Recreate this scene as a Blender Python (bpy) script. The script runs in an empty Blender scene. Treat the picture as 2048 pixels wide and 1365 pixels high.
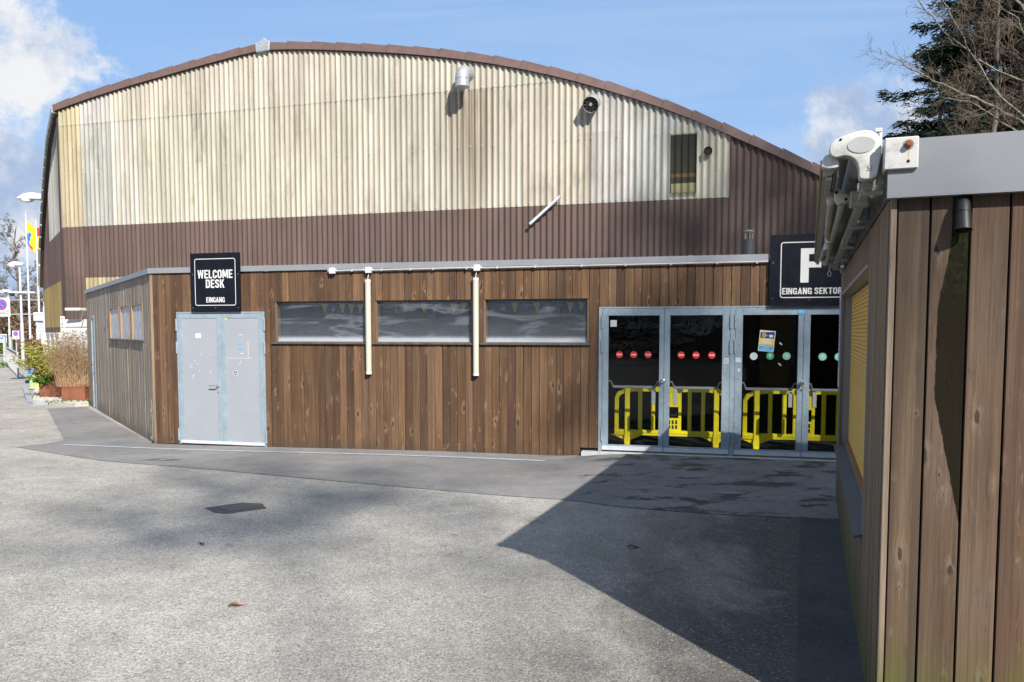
import bpy, bmesh, math, random
import numpy as np
from mathutils import Vector, Matrix
random.seed(11); RNG = np.random.default_rng(5)
SC = bpy.context.scene
COL = SC.collection
R = math.radians

# ------------------------------------------------------------------ camera, light, exposure
cd = bpy.data.cameras.new('camera'); cam = bpy.data.objects.new('camera', cd); COL.objects.link(cam)
cd.sensor_width = 36.0; cd.lens = 28.0; cd.shift_y = 0.0403
cd.clip_start = 0.05; cd.clip_end = 3000
cam.location = (0, 0, 1.75); cam.rotation_euler = (R(90 - 3.65), 0, 0)
SC.camera = cam
SC.view_settings.view_transform = 'Standard'; SC.view_settings.look = 'None'
SC.view_settings.gamma = 1.0; SC.view_settings.use_curve_mapping = False
SC.view_settings.exposure = 0.88

SUN_AZ = math.atan2(0.424, -0.906); SUN_EL = R(36.4)
TO_SUN = Vector((math.sin(SUN_AZ) * math.cos(SUN_EL), math.cos(SUN_AZ) * math.cos(SUN_EL), math.sin(SUN_EL)))
sl = bpy.data.lights.new('sun', 'SUN'); sun = bpy.data.objects.new('sun', sl); COL.objects.link(sun)
sl.energy = 5.0; sl.angle = R(0.53); sl.color = (1.0, 0.945, 0.86)
sun.rotation_euler = TO_SUN.to_track_quat('Z', 'Y').to_euler()

W = bpy.data.worlds.new('World'); SC.world = W; W.use_nodes = True
SKY_STRENGTH = 0.082


class N:
    """small node-graph helper"""
    def __init__(s, tree): s.t = tree
    def node(s, typ, ins=None, **kw):
        n = s.t.nodes.new('ShaderNode' + typ)
        for k, v in kw.items(): setattr(n, k, v)
        for k, v in (ins or {}).items(): s.set(n.inputs[k], v)
        return n
    def set(s, sock, v):
        if isinstance(v, bpy.types.NodeSocket): s.t.links.new(v, sock)
        elif v is not None:
            if isinstance(v, (tuple, list)) and len(v) == 3 and sock.type == 'RGBA': v = (*v, 1)
            sock.default_value = v
    def noise(s, vec, scale, detail=3, rough=0.55, dist=0.0, col=False):
        n = s.node('TexNoise', {'Vector': vec, 'Scale': scale, 'Detail': detail, 'Roughness': rough, 'Distortion': dist})
        return n.outputs['Color' if col else 'Fac']
    def vor(s, vec, scale, feature='F1', out='Distance', rand=1.0):
        n = s.node('TexVoronoi', {'Vector': vec, 'Scale': scale, 'Randomness': rand}, feature=feature)
        return n.outputs[out]
    def scale(s, vec, k):
        return s.node('VectorMath', {0: vec, 1: k}, operation='MULTIPLY').outputs[0]
    def add(s, a, b): return s.node('VectorMath', {0: a, 1: b}, operation='ADD').outputs[0]
    def m(s, op, a, b=None, c=None, clamp=False):
        n = s.node('Math', {0: a}, operation=op, use_clamp=clamp)
        if b is not None: s.set(n.inputs[1], b)
        if c is not None: s.set(n.inputs[2], c)
        return n.outputs[0]
    def rng(s, v, a, b, c=0.0, d=1.0, smooth=True):
        n = s.node('MapRange', {0: v, 1: a, 2: b, 3: c, 4: d}, clamp=True)
        n.interpolation_type = 'SMOOTHSTEP' if smooth else 'LINEAR'
        return n.outputs[0]
    def ramp(s, f, pts):
        n = s.node('ValToRGB', {0: f}); e = n.color_ramp.elements
        while len(e) < len(pts): e.new(0.5)
        for el, (p, c) in zip(e, pts):
            el.position = p; el.color = (c, c, c, 1) if isinstance(c, (int, float)) else (*c, 1)
        return n.outputs[0]
    def mix(s, f, a, b, blend='MIX'):
        n = s.node('Mix', None, data_type='RGBA', blend_type=blend)
        s.set(n.inputs[0], f); s.set(n.inputs[6], a); s.set(n.inputs[7], b)
        return n.outputs[2]
    def sep(s, v):
        n = s.node('SeparateXYZ', {0: v}); return n.outputs
    def comb(s, x, y, z): return s.node('CombineXYZ', {0: x, 1: y, 2: z}).outputs[0]
    def bump(s, h, strength, dist, nrm=None):
        n = s.node('Bump', {'Height': h, 'Strength': strength, 'Distance': dist})
        if nrm is not None: s.set(n.inputs['Normal'], nrm)
        return n.outputs[0]


def build_world():
    t = W.node_tree; t.nodes.clear(); g = N(t)
    sky = g.node('TexSky', None, sky_type='NISHITA', sun_disc=False, sun_elevation=SUN_EL, sun_rotation=SUN_AZ,
                 altitude=500.0, air_density=1.0, dust_density=0.6, ozone_density=1.6)
    d = g.node('TexCoord').outputs['Generated']
    x, y, z = g.sep(d)
    zz = g.m('ADD', g.m('MAXIMUM', z, 0.0), 0.16)
    p = g.comb(g.m('DIVIDE', x, zz), g.m('DIVIDE', y, zz), g.m('MULTIPLY', z, 4.0))
    n1 = g.noise(p, 0.95, 8, 0.58, 0.25)
    n2 = g.noise(d, 8.5, 10, 0.66, 0.15)
    nn = g.m('ADD', g.m('MULTIPLY', n1, 0.45), g.m('MULTIPLY', n2, 0.55))
    def blob(dirv, r0, r1):
        v = Vector(dirv).normalized()
        dt = g.node('VectorMath', {0: d, 1: tuple(v)}, operation='DOT_PRODUCT').outputs['Value']
        return g.rng(dt, math.cos(r1), math.cos(r0))
    b = g.m('MAXIMUM', g.m('MULTIPLY', blob((-0.72, 1, 0.37), R(3), R(14)), 0.97), g.m('MULTIPLY', blob((-0.78, 1, 0.13), R(6), R(17)), 0.93))
    b = g.m('MAXIMUM', b, g.m('MULTIPLY', blob((0.43, 1, 0.25), R(1.5), R(6.5)), 1.02))
    b = g.m('MAXIMUM', b, g.m('MULTIPLY', blob((-0.03, 1, 0.48), R(0.5), R(7)), 0.42))
    b = g.m('MAXIMUM', b, g.rng(g.m('ADD', y, g.m('MULTIPLY', z, -0.55)), 0.35, -0.1, 0.0, 0.74))  # thicker cloud out of view, added to whiten the sky light
    v = g.m('ADD', nn, g.m('MULTIPLY', g.m('SUBTRACT', b, 0.72), 0.34))
    mask = g.rng(v, 0.50, 0.59)
    wisp = g.m('MULTIPLY', g.rng(g.noise(g.scale(p, (0.5, 1.6, 1.0)), 1.4, 6, 0.6, 0.6), 0.40, 0.85), 0.55)
    core = g.rng(g.m('ADD', g.noise(g.add(d, (0.0, 0.0, 0.03)), 8.5, 9, 0.6), g.m('MULTIPLY', g.m('SUBTRACT', z, 0.24), 0.8)), 0.38, 0.58)
    ccol = g.mix(core, (2.7, 3.5, 5.0), (5.9, 6.0, 6.15))
    base = g.mix(0.70, sky.outputs[0], (2.15, 3.65, 6.2))
    col = g.mix(wisp, base, (3.9, 4.7, 6.0))
    low = g.m('MULTIPLY', g.rng(z, 0.30, 0.0), 0.55)
    col = g.mix(low, col, (4.3, 5.0, 6.1))
    col = g.mix(mask, col, ccol)
    bg = g.node('Background', {0: col, 1: SKY_STRENGTH})
    o = g.node('OutputWorld'); t.links.new(bg.outputs[0], o.inputs[0])
build_world()

# ------------------------------------------------------------------ materials
MATS = {}
def newmat(name):
    m = bpy.data.materials.new(name); m.use_nodes = True
    g = N(m.node_tree); bs = m.node_tree.nodes['Principled BSDF']
    MATS[name] = m
    return m, g, bs

def plain(name, col, rough=0.6, metal=0.0, var=0.12, scale=9.0, bump=0.0, emit=0.0, spec=0.5):
    m, g, b = newmat(name)
    p = g.node('TexCoord').outputs['Object']
    n = g.noise(p, scale, 5, 0.6)
    c = g.mix(1.0, tuple(col), g.ramp(n, [(0.25, 1 - var), (0.75, 1 + var)]), 'MULTIPLY')
    g.set(b.inputs['Base Color'], c)
    g.set(b.inputs['Roughness'], g.rng(n, 0.2, 0.8, max(0.02, rough - 0.06), min(1, rough + 0.08)))
    b.inputs['Metallic'].default_value = metal
    b.inputs['Specular IOR Level'].default_value = spec
    if bump: g.set(b.inputs['Normal'], g.bump(g.noise(p, scale * 6, 4), bump, 0.01))
    return m

def wood(name, halo=(0.34, 0.22, 0.12), knot_scale=(8.5, 0.0, 2.7), weather=0.35, grain=70.0, halo_k=0.8, gate_k=0.8, bstr=0.5, frame=None):
    m, g, b = newmat(name)
    tc = g.node('TexCoord').outputs['Object']; oi = g.node('ObjectInfo')
    rd = oi.outputs['Random']
    p = g.add(tc, g.comb(g.m('MULTIPLY', rd, 91.0), g.m('MULTIPLY', rd, 37.0), g.m('MULTIPLY', rd, 57.0)))
    pk = g.add(g.scale(p, knot_scale), g.scale(g.noise(g.scale(p, (9, 9, 5)), 1.0, 4, 0.6, col=True), (0.55, 0, 0.55)))
    vn = g.node('TexVoronoi', {'Vector': pk, 'Scale': 1.0, 'Randomness': 1.0}, feature='F1')
    gate = g.m('GREATER_THAN', g.sep(vn.outputs['Color'])[0], gate_k)
    ksz = g.rng(g.sep(vn.outputs['Color'])[1], 0, 1, 0.7, 2.2, smooth=False)
    dk = g.m('ADD', g.m('MULTIPLY', vn.outputs['Distance'], ksz), gate)
    halo_m = g.rng(dk, 0.42, 0.10); core = g.rng(dk, 0.13, 0.07)
    pw = g.add(p, g.comb(g.m('MULTIPLY', halo_m, 0.010), 0.0, 0.0))
    g1 = g.noise(g.scale(pw, (grain, grain, 2.0)), 1.0, 4, 0.6)
    g2 = g.noise(g.scale(pw, (16, 16, 0.7)), 1.0, 3, 0.5, 0.4)
    g3 = g.noise(g.scale(p, (3.0, 3.0, 1.6)), 1.0, 3, 0.55)
    c = g.mix(1.0, oi.outputs['Color'], g.ramp(g2, [(0.28, 0.66), (0.5, 1.0), (0.74, 1.36)]), 'MULTIPLY')
    c = g.mix(1.0, c, g.ramp(g1, [(0.25, 0.70), (0.75, 1.24)]), 'MULTIPLY')
    grey = g.m('MULTIPLY', g.rng(g3, 0.45, 0.75), weather)
    c = g.mix(grey, c, (0.145, 0.112, 0.088))
    c = g.mix(g.m('MULTIPLY', g.m('MULTIPLY', halo_m, g.rng(g.noise(g.scale(p, (38, 38, 12)), 1.0, 4, 0.65), 0.40, 0.62)), halo_k), c, halo)
    c = g.mix(g.m('MULTIPLY', core, 0.85), c, (0.022, 0.012, 0.008))
    fl = g.rng(g.noise(g.scale(p, (46, 46, 9)), 1.0, 5, 0.65), 0.60, 0.74)
    c = g.mix(g.m('MULTIPLY', fl, 0.42), c, halo)
    dks = g.rng(g.noise(g.scale(p, (60, 60, 1.2)), 1.0, 5, 0.7), 0.58, 0.72)
    c = g.mix(g.m('MULTIPLY', dks, 0.45), c, (0.026, 0.016, 0.011))
    hf = g.noise(g.scale(p, (330, 330, 9)), 1.0, 4, 0.7)
    c = g.mix(1.0, c, g.ramp(hf, [(0.3, 0.78), (0.7, 1.2)]), 'MULTIPLY')
    rough = 0.72
    if frame == 'kiosk':                       # algae at the foot and the wet run under the spout
        gp = g.node('NewGeometry').outputs['Position']; gz = g.sep(gp)[2]
        al = g.m('MULTIPLY', g.rng(g.m('ADD', gz, g.m('MULTIPLY', g.noise(g.scale(gp, (9, 9, 2)), 1.0, 4), 0.6)), 0.86, 0.48), 0.6)
        c = g.mix(al, c, (0.080, 0.092, 0.016))
        kt = g.node('TexCoord'); MATS['_kiosk_tc'] = kt
        kx, ky, kz = g.sep(kt.outputs['Object'])
        jag = g.m('MULTIPLY', g.m('SUBTRACT', g.noise(g.comb(0.0, 0.0, kz), 22.0, 4), 0.5), 0.014)
        left = g.m('ADD', g.rng(kz, 1.0, 1.50, 0.252, 0.152, smooth=False), jag)
        left = g.m('ADD', left, g.rng(kz, 1.80, 2.12, 0.0, 0.04))
        heart = g.m('ADD', kx, g.m('MULTIPLY', g.m('SUBTRACT', g.noise(g.comb(0.0, 0.0, kz), 3.0, 4), 0.5), 0.022))
        hm = g.m('MULTIPLY', g.m('MULTIPLY', g.rng(heart, 0.082, 0.090), g.m('LESS_THAN', kx, 0.1195)), g.m('LESS_THAN', ky, 0.02))
        band = g.rng(g.noise(g.scale(p, (22, 22, 0.35)), 1.0, 3, 0.5, 0.6), 0.42, 0.66)
        c = g.mix(g.m('MULTIPLY', band, 0.45), c, (0.050, 0.033, 0.024))
        c = g.mix(g.m('MULTIPLY', hm, 0.62), c, (0.040, 0.028, 0.022))
        blot = g.rng(g.noise(g.scale(p, (26, 26, 7)), 1.0, 5, 0.65), 0.60, 0.74)
        c = g.mix(g.m('MULTIPLY', blot, 0.5), c, (0.030, 0.022, 0.018))
        wet = g.m('MULTIPLY', g.rng(g.m('SUBTRACT', kx, left), -0.001, 0.003), g.m('LESS_THAN', kx, 0.2545))
        wet = g.m('MULTIPLY', wet, g.m('LESS_THAN', ky, 0.02))
        c = g.mix(g.m('MULTIPLY', wet, 0.95), c, (0.008, 0.007, 0.004))
        g.set(b.inputs['Specular IOR Level'], g.m('SUBTRACT', 0.3, g.m('MULTIPLY', wet, 0.22)))
        alg2 = g.m('MULTIPLY', wet, g.m('MULTIPLY', g.rng(kz, 1.72, 2.12), g.rng(g.noise(kt.outputs['Object'], 60.0, 4), 0.4, 0.7)))
        c = g.mix(g.m('MULTIPLY', alg2, 0.5), c, (0.03, 0.05, 0.006))
        g.set(b.inputs['Roughness'], g.m('SUBTRACT', 0.74, g.m('MULTIPLY', wet, 0.22)))
    else:
        b.inputs['Roughness'].default_value = rough
        gp = g.node('NewGeometry').outputs['Position']; gz = g.sep(gp)[2]
        spl = g.m('MULTIPLY', g.rng(g.m('ADD', gz, g.m('MULTIPLY', g.noise(gp, 3.0, 4), 0.4)), 0.42, 0.12), 0.55)
        c = g.mix(spl, c, (0.05, 0.038, 0.028))
    g.set(b.inputs['Base Color'], c)
    h = g.m('ADD', g.m('MULTIPLY', g1, 0.7), g.m('MULTIPLY', core, -0.8))
    h = g.m('ADD', h, g.m('MULTIPLY', halo_m, 0.7))
    g.set(b.inputs['Normal'], g.bump(h, bstr, 0.004))
    if frame != 'kiosk': b.inputs['Specular IOR Level'].default_value = 0.3
    return m

WOOD = wood('stained_spruce', halo=(0.26, 0.165, 0.095), knot_scale=(10.0, 0.0, 3.9), weather=0.14, halo_k=0.62, gate_k=0.82, bstr=0.7)
WOOD_SIDE = wood('weathered_spruce', halo=(0.30, 0.25, 0.19), weather=0.75, bstr=0.6)
WOOD_KIOSK = wood('kiosk_larch', halo=(0.19, 0.15, 0.115), knot_scale=(13.0, 0.0, 5.0), weather=0.28, halo_k=0.6, gate_k=1.0, grain=140.0, frame='kiosk')

def cement(name):
    """corrugated fibre-cement: colour from the object, rain streaks, lichen and joint dirt"""
    m, g, b = newmat(name)
    tc = g.node('TexCoord').outputs['Object']; oi = g.node('ObjectInfo')
    x, y, z = g.sep(tc)
    st = g.noise(g.scale(tc, (7.5, 2.0, 0.22)), 1.0, 5, 0.62)
    st2 = g.noise(g.scale(tc, (1.1, 1.0, 0.5)), 1.0, 4, 0.55)
    fine = g.noise(g.scale(tc, (60, 60, 60)), 1.0, 4, 0.65)
    c = g.mix(1.0, oi.outputs['Color'], g.ramp(st, [(0.25, 0.60), (0.45, 0.96), (0.75, 1.14)]), 'MULTIPLY')
    c = g.mix(1.0, c, g.ramp(st2, [(0.3, 0.82), (0.7, 1.12)]), 'MULTIPLY')
    rib = g.noise(g.scale(tc, (9.5, 0.0, 0.05)), 1.0, 2)
    c = g.mix(1.0, c, g.ramp(rib, [(0.3, 0.84), (0.7, 1.10)]), 'MULTIPLY')
    c = g.mix(1.0, c, g.ramp(fine, [(0.3, 0.80), (0.7, 1.16)]), 'MULTIPLY')
    # dirt settles in the valleys of the waves (they lie deeper, y towards the wall)
    val = g.m('MULTIPLY', g.rng(y, -0.012, 0.024), g.rng(st, 0.85, 0.25, 0.35, 1.0))
    c = g.mix(g.m('MULTIPLY', val, 0.46), c, (0.085, 0.066, 0.045))
    # soot and rust run under the two ducts
    def run(x0, half, z0, k, colr):
        dx = g.m('ABSOLUTE', g.m('SUBTRACT', x, x0))
        f = g.m('MULTIPLY', g.rng(dx, half, half * 0.15), g.rng(z, 3.2, z0))
        f = g.m('MULTIPLY', f, g.m('LESS_THAN', z, z0 + 0.1))
        f = g.m('MULTIPLY', f, g.rng(g.noise(g.scale(tc, (13, 3, 0.15)), 1.0, 4), 0.36, 0.62))
        return g.mix(g.m('MULTIPLY', f, k), c, colr)
    c = run(-0.95, 0.95, 6.75, 0.85, (0.10, 0.065, 0.035))
    c = run(1.75, 0.7, 5.7, 0.35, (0.13, 0.10, 0.065))
    blot = g.noise(g.scale(tc, (2.2, 1.0, 0.55)), 1.0, 6, 0.65)
    c = g.mix(g.m('MULTIPLY', g.rng(blot, 0.5, 0.72), 0.45), c, g.mix(1.0, c, (0.55, 0.50, 0.42), 'MULTIPLY'))
    c = g.mix(g.m('MULTIPLY', g.rng(blot, 0.45, 0.25), 0.25), c, g.mix(1.0, c, (1.25, 1.25, 1.28), 'MULTIPLY'))
    # black mildew in blotches
    mil = g.m('MULTIPLY', g.rng(g.noise(g.scale(tc, (1.6, 1.6, 0.55)), 1.0, 6, 0.68), 0.53, 0.74), g.rng(fine, 0.3, 0.6))
    c = g.mix(g.m('MULTIPLY', mil, 0.62), c, (0.055, 0.046, 0.036))
    g.set(b.inputs['Base Color'], c)
    b.inputs['Roughness'].default_value = 0.85
    b.inputs['Specular IOR Level'].default_value = 0.25
    g.set(b.inputs['Normal'], g.bump(fine, 0.35, 0.006))
    return m
CEMENT = cement('corrugated_cement')

def asphalt(name, base, pale, agg, agg_scale, mott=0.25, damp=0.0, moss_shade=0.0):
    m, g, b = newmat(name)
    p = g.node('NewGeometry').outputs['Position']
    big = g.noise(p, 0.55, 5, 0.6, 0.3); mid = g.noise(p, 2.6, 5, 0.62); fine = g.noise(p, 160.0, 3, 0.7)
    c = g.mix(g.rng(big, 0.3, 0.7), tuple(base), tuple(pale))
    c = g.mix(1.0, c, g.ramp(mid, [(0.25, 1 - mott), (0.75, 1 + mott * 0.7)]), 'MULTIPLY')
    if moss_shade:                                  # mossy strip by the kiosk wall, widened to deepen its shadow in the colour
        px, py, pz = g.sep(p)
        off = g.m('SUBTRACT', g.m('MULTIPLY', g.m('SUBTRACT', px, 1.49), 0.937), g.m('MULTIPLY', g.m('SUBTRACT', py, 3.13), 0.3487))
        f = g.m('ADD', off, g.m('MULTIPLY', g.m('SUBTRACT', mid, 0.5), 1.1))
        zone = g.m('MULTIPLY', g.m('MULTIPLY', g.rng(f, -2.9, -0.7), moss_shade), g.rng(g.m('ADD', g.noise(g.scale(p, (1.0, 0.45, 1)), 1.5, 7, 0.68, 0.4), g.rng(f, -0.9, -0.2, 0.0, 0.3)), 0.36, 0.62, 0.35, 1.0))
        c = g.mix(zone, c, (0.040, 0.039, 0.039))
    v = g.node('TexVoronoi', {'Vector': p, 'Scale': agg_scale * 1.9, 'Randomness': 1.0}, feature='F1')
    cc = g.sep(v.outputs['Color'])
    tone = g.ramp(cc[1], [(0.0, (0.42, 0.42, 0.44)), (0.3, (0.78, 0.76, 0.73)), (0.6, (1.05, 1.04, 1.02)), (0.85, (1.28, 1.22, 1.10)), (1.0, (1.75, 1.72, 1.66))])
    c = g.mix(agg, c, g.mix(1.0, c, tone, 'MULTIPLY'))
    v2 = g.node('TexVoronoi', {'Vector': g.add(p, g.scale(g.noise(p, 60.0, 2, col=True), (0.02, 0.02, 0.02))), 'Scale': agg_scale * 0.75, 'Randomness': 1.0}, feature='F1')
    c2 = g.sep(v2.outputs['Color'])
    stone = g.m('MULTIPLY', g.rng(v2.outputs['Distance'], 0.50, 0.22), g.m('GREATER_THAN', c2[0], 0.62))
    sc = g.ramp(c2[1], [(0.0, (0.10, 0.10, 0.105)), (0.35, (0.19, 0.175, 0.155)), (0.6, (0.27, 0.27, 0.27)), (0.85, (0.36, 0.32, 0.25)), (1.0, (0.50, 0.48, 0.45))])
    c = g.mix(g.m('MULTIPLY', stone, agg * 0.75), c, sc)
    clus = g.noise(p, 11.0, 5, 0.7)
    c = g.mix(1.0, c, g.ramp(clus, [(0.3, 0.90), (0.7, 1.08)]), 'MULTIPLY')
    c = g.mix(1.0, c, g.ramp(fine, [(0.25, 0.72), (0.75, 1.25)]), 'MULTIPLY')
    spot = g.m('MULTIPLY', g.rng(g.noise(p, 4.5, 8, 0.72, 0.3), 0.60, 0.70), 0.55)
    c = g.mix(spot, c, (0.085, 0.078, 0.068))
    crumb = g.node('TexVoronoi', {'Vector': p, 'Scale': 7.0, 'Randomness': 1.0}, feature='F1')
    cr = g.m('MULTIPLY', g.rng(crumb.outputs['Distance'], 0.10, 0.06), g.m('LESS_THAN', g.sep(crumb.outputs['Color'])[0], 0.06))
    c = g.mix(g.m('MULTIPLY', cr, 0.8), c, g.ramp(g.sep(crumb.outputs['Color'])[1], [(0.0, (0.07, 0.045, 0.03)), (0.6, (0.12, 0.08, 0.05)), (1.0, (0.5, 0.48, 0.44))]))
    # worn dirt: dark moss and grit caught in hollows
    dirt = g.m('MULTIPLY', g.rng(g.noise(g.scale(p, (1, 1, 1)), 1.1, 8, 0.70, 0.5), 0.57, 0.72), g.rng(g.noise(p, 28.0, 3), 0.35, 0.6))
    c = g.mix(g.m('MULTIPLY', dirt, 0.60), c, (0.045, 0.042, 0.036))
    rough = g.rng(fine, 0.2, 0.8, 0.80, 0.95)
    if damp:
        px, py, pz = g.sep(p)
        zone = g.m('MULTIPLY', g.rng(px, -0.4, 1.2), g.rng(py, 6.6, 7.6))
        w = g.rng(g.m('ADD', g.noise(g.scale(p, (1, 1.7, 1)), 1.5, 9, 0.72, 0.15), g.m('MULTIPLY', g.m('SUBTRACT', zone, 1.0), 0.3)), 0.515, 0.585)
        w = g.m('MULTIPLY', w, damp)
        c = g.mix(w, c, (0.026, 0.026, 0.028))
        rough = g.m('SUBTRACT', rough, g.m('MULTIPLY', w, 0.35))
    g.set(b.inputs['Base Color'], c)
    g.set(b.inputs['Roughness'], rough)
    b.inputs['Specular IOR Level'].default_value = 0.3
    h = g.m('ADD', g.m('MULTIPLY', stone, 0.6), g.m('MULTIPLY', fine, 0.5))
    g.set(b.inputs['Normal'], g.bump(h, 0.8, 0.010))
    return m
ASPH = asphalt('old_exposed_asphalt', (0.272, 0.261, 0.242), (0.348, 0.335, 0.311), 0.72, 62.0, mott=0.20, moss_shade=0.8)
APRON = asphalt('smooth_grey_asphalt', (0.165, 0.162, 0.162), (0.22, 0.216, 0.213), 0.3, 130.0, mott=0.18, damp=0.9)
PATCH = asphalt('dark_asphalt_patch', (0.055, 0.056, 0.058), (0.085, 0.086, 0.088), 0.35, 90.0)

def galv(name, col=(0.24, 0.305, 0.355), metal=0.15, rough=0.45):
    m, g, b = newmat(name)
    p = g.node('TexCoord').outputs['Object']
    v = g.node('TexVoronoi', {'Vector': p, 'Scale': 42.0, 'Randomness': 1.0}, feature='F1').outputs['Color']
    sp = g.sep(v)[0]; n = g.noise(p, 5.0, 5)
    c = g.mix(1.0, col, g.ramp(sp, [(0.0, 0.93), (1.0, 1.07)]), 'MULTIPLY')
    c = g.mix(1.0, c, g.ramp(n, [(0.3, 0.86), (0.7, 1.1)]), 'MULTIPLY')
    c = g.mix(g.m('MULTIPLY', g.rng(g.noise(p, 14.0, 6, 0.7), 0.6, 0.78), 0.25), c, (0.52, 0.58, 0.62))
    g.set(b.inputs['Base Color'], c); b.inputs['Metallic'].default_value = metal
    g.set(b.inputs['Roughness'], g.rng(sp, 0, 1, rough - 0.08, rough + 0.12))
    return m
GALV = galv('galvanised_steel')
ZINC = galv('zinc_sheet', (0.36, 0.38, 0.41), 0.45, 0.42)
def brushed(name, col, rough=0.35, metal=0.8): return plain(name, col, rough, metal, 0.08, 4.0)
ALU = plain('aluminium_sheet', (0.235, 0.245, 0.265), 0.45, 0.25, 0.05, 2.5)
ALU_DARK = plain('soiled_aluminium', (0.07, 0.072, 0.078), 0.5, 0.15, 0.35, 9.0)
DOORGREY = plain('grey_door_paint', (0.255, 0.272, 0.305), 0.45, 0, 0.04, 3.0)
WHITE = plain('white_paint', (0.52, 0.52, 0.515), 0.5, 0, 0.05, 4.0)
WHITE_DIRTY = plain('soiled_white_plastic', (0.50, 0.50, 0.475), 0.5, 0, 0.22, 22.0)
CREAM = plain('cream_plastic', (0.43, 0.42, 0.35), 0.4, 0, 0.05, 5.0)
def grubby():
    m, g, b = newmat('grubby_white_plastic')
    p = g.node('TexCoord').outputs['Object']
    n = g.noise(p, 14.0, 7, 0.7); f = g.noise(p, 90.0, 5, 0.7); nz = g.sep(g.node('NewGeometry').outputs['Normal'])[2]
    c = g.mix(g.rng(n, 0.45, 0.72, 0.0, 0.65), (0.53, 0.53, 0.515), (0.27, 0.26, 0.225))
    c = g.mix(g.m('MULTIPLY', g.rng(f, 0.60, 0.70), 0.55), c, (0.16, 0.15, 0.12))
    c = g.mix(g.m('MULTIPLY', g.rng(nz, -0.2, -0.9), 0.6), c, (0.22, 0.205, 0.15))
    g.set(b.inputs['Base Color'], c); b.inputs['Roughness'].default_value = 0.5
    g.set(b.inputs['Normal'], g.bump(f, 0.15, 0.002))
    return m
WHITE_DIRTY = grubby()
GREYPL = plain('grey_plastic', (0.36, 0.36, 0.37), 0.5, 0, 0.08, 18.0)
BLACK = plain('black_board', (0.004, 0.005, 0.010), 0.38, 0, 0.2, 6.0, spec=0.25)
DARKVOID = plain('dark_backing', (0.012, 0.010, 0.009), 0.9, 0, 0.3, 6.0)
BLACKPL = plain('black_plastic', (0.010, 0.010, 0.011), 0.5, 0, 0.2, 8.0)
STEEL = plain('stainless_steel', (0.55, 0.55, 0.54), 0.25, 0.9, 0.08, 12.0)
RUST = plain('rusty_bolt', (0.30, 0.09, 0.025), 0.85, 0.1, 0.4, 60.0, 0.5)
CORTEN = plain('weathering_steel', (0.20, 0.072, 0.036), 0.8, 0.1, 0.3, 4.0, 0.3)
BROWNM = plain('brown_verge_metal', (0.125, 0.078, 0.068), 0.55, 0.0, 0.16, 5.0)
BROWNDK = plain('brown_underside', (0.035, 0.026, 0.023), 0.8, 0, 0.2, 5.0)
SLATEG = plain('grey_verge_tile', (0.17, 0.18, 0.175), 0.7, 0, 0.2, 4.0)
YELLOW = plain('yellow_polythene', (0.70, 0.59, 0.014), 0.42, 0, 0.06, 6.0)
YELLOWSH = plain('yellow_shutter_wood', (0.68, 0.40, 0.075), 0.5, 0, 0.12, 12.0)
RED = plain('red_print', (0.62, 0.025, 0.02), 0.45, 0, 0.05)
BLUE = plain('blue_print', (0.01, 0.13, 0.62), 0.45, 0, 0.05)
NAVY = plain('navy_print', (0.012, 0.03, 0.16), 0.45, 0, 0.05)
YPRINT = plain('yellow_print', (0.72, 0.47, 0.01), 0.5, 0, 0.05)
SKYB = plain('cyan_print', (0.02, 0.32, 0.62), 0.45, 0, 0.05)
GREEN = plain('green_print', (0.03, 0.33, 0.19), 0.45, 0, 0.05)
MINT = plain('faded_mint_print', (0.18, 0.50, 0.37), 0.45, 0, 0.08)
PALEBL = plain('bleached_print', (0.45, 0.55, 0.60), 0.5, 0, 0.12, 40.0)
DARKTXT = plain('dark_print', (0.03, 0.03, 0.035), 0.5)
HYDG = plain('green_hydrant_paint', (0.30, 0.47, 0.22), 0.4, 0, 0.1)
HYDB = plain('blue_hydrant_paint', (0.01, 0.15, 0.55), 0.4, 0, 0.1)
OCHREW = plain('fresh_pine_frame', (0.27, 0.165, 0.085), 0.6, 0, 0.15, 20.0)
CONC = plain('concrete', (0.36, 0.36, 0.35), 0.85, 0, 0.18, 14.0, 0.3)
YCONC = plain('yellow_painted_concrete', (0.50, 0.40, 0.09), 0.8, 0, 0.3, 7.0, 0.3)
KERBM = plain('granite', (0.27, 0.285, 0.31), 0.75, 0, 0.22, 40.0, 0.4)
LINEM = plain('pale_channel', (0.29, 0.335, 0.37), 0.6, 0, 0.22, 7.0)
GRAV = plain('gravel_stone', (0.34, 0.325, 0.29), 0.85, 0, 0.35, 9.0)
REDDOOR = plain('red_door', (0.30, 0.025, 0.025), 0.5)
RUBBER = plain('rubber', (0.02, 0.02, 0.02), 0.7)
BARKG = plain('grey_bark', (0.11, 0.095, 0.075), 0.9, 0, 0.35, 12.0, 0.4)
TWIG = plain('brown_twigs', (0.085, 0.060, 0.042), 0.9, 0, 0.3, 2.0)
TWIGPALE = plain('pale_twigs', (0.105, 0.085, 0.06), 0.9, 0, 0.3, 2.0)
DRYG = plain('dry_stalks', (0.27, 0.175, 0.095), 0.85, 0, 0.3, 3.0)
LEAFBR = plain('dead_leaf', (0.16, 0.065, 0.03), 0.8, 0, 0.3, 50.0)

def birchbark():
    m, g, b = newmat('birch_bark')
    p = g.node('TexCoord').outputs['Object']
    n = g.noise(g.scale(p, (6, 6, 16)), 1.0, 5, 0.65)
    c = g.ramp(n, [(0.36, (0.05, 0.042, 0.03)), (0.5, (0.15, 0.135, 0.09)), (0.72, (0.31, 0.295, 0.24))])
    g.set(b.inputs['Base Color'], c); b.inputs['Roughness'].default_value = 0.85
    return m
BIRCH = birchbark()

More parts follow.
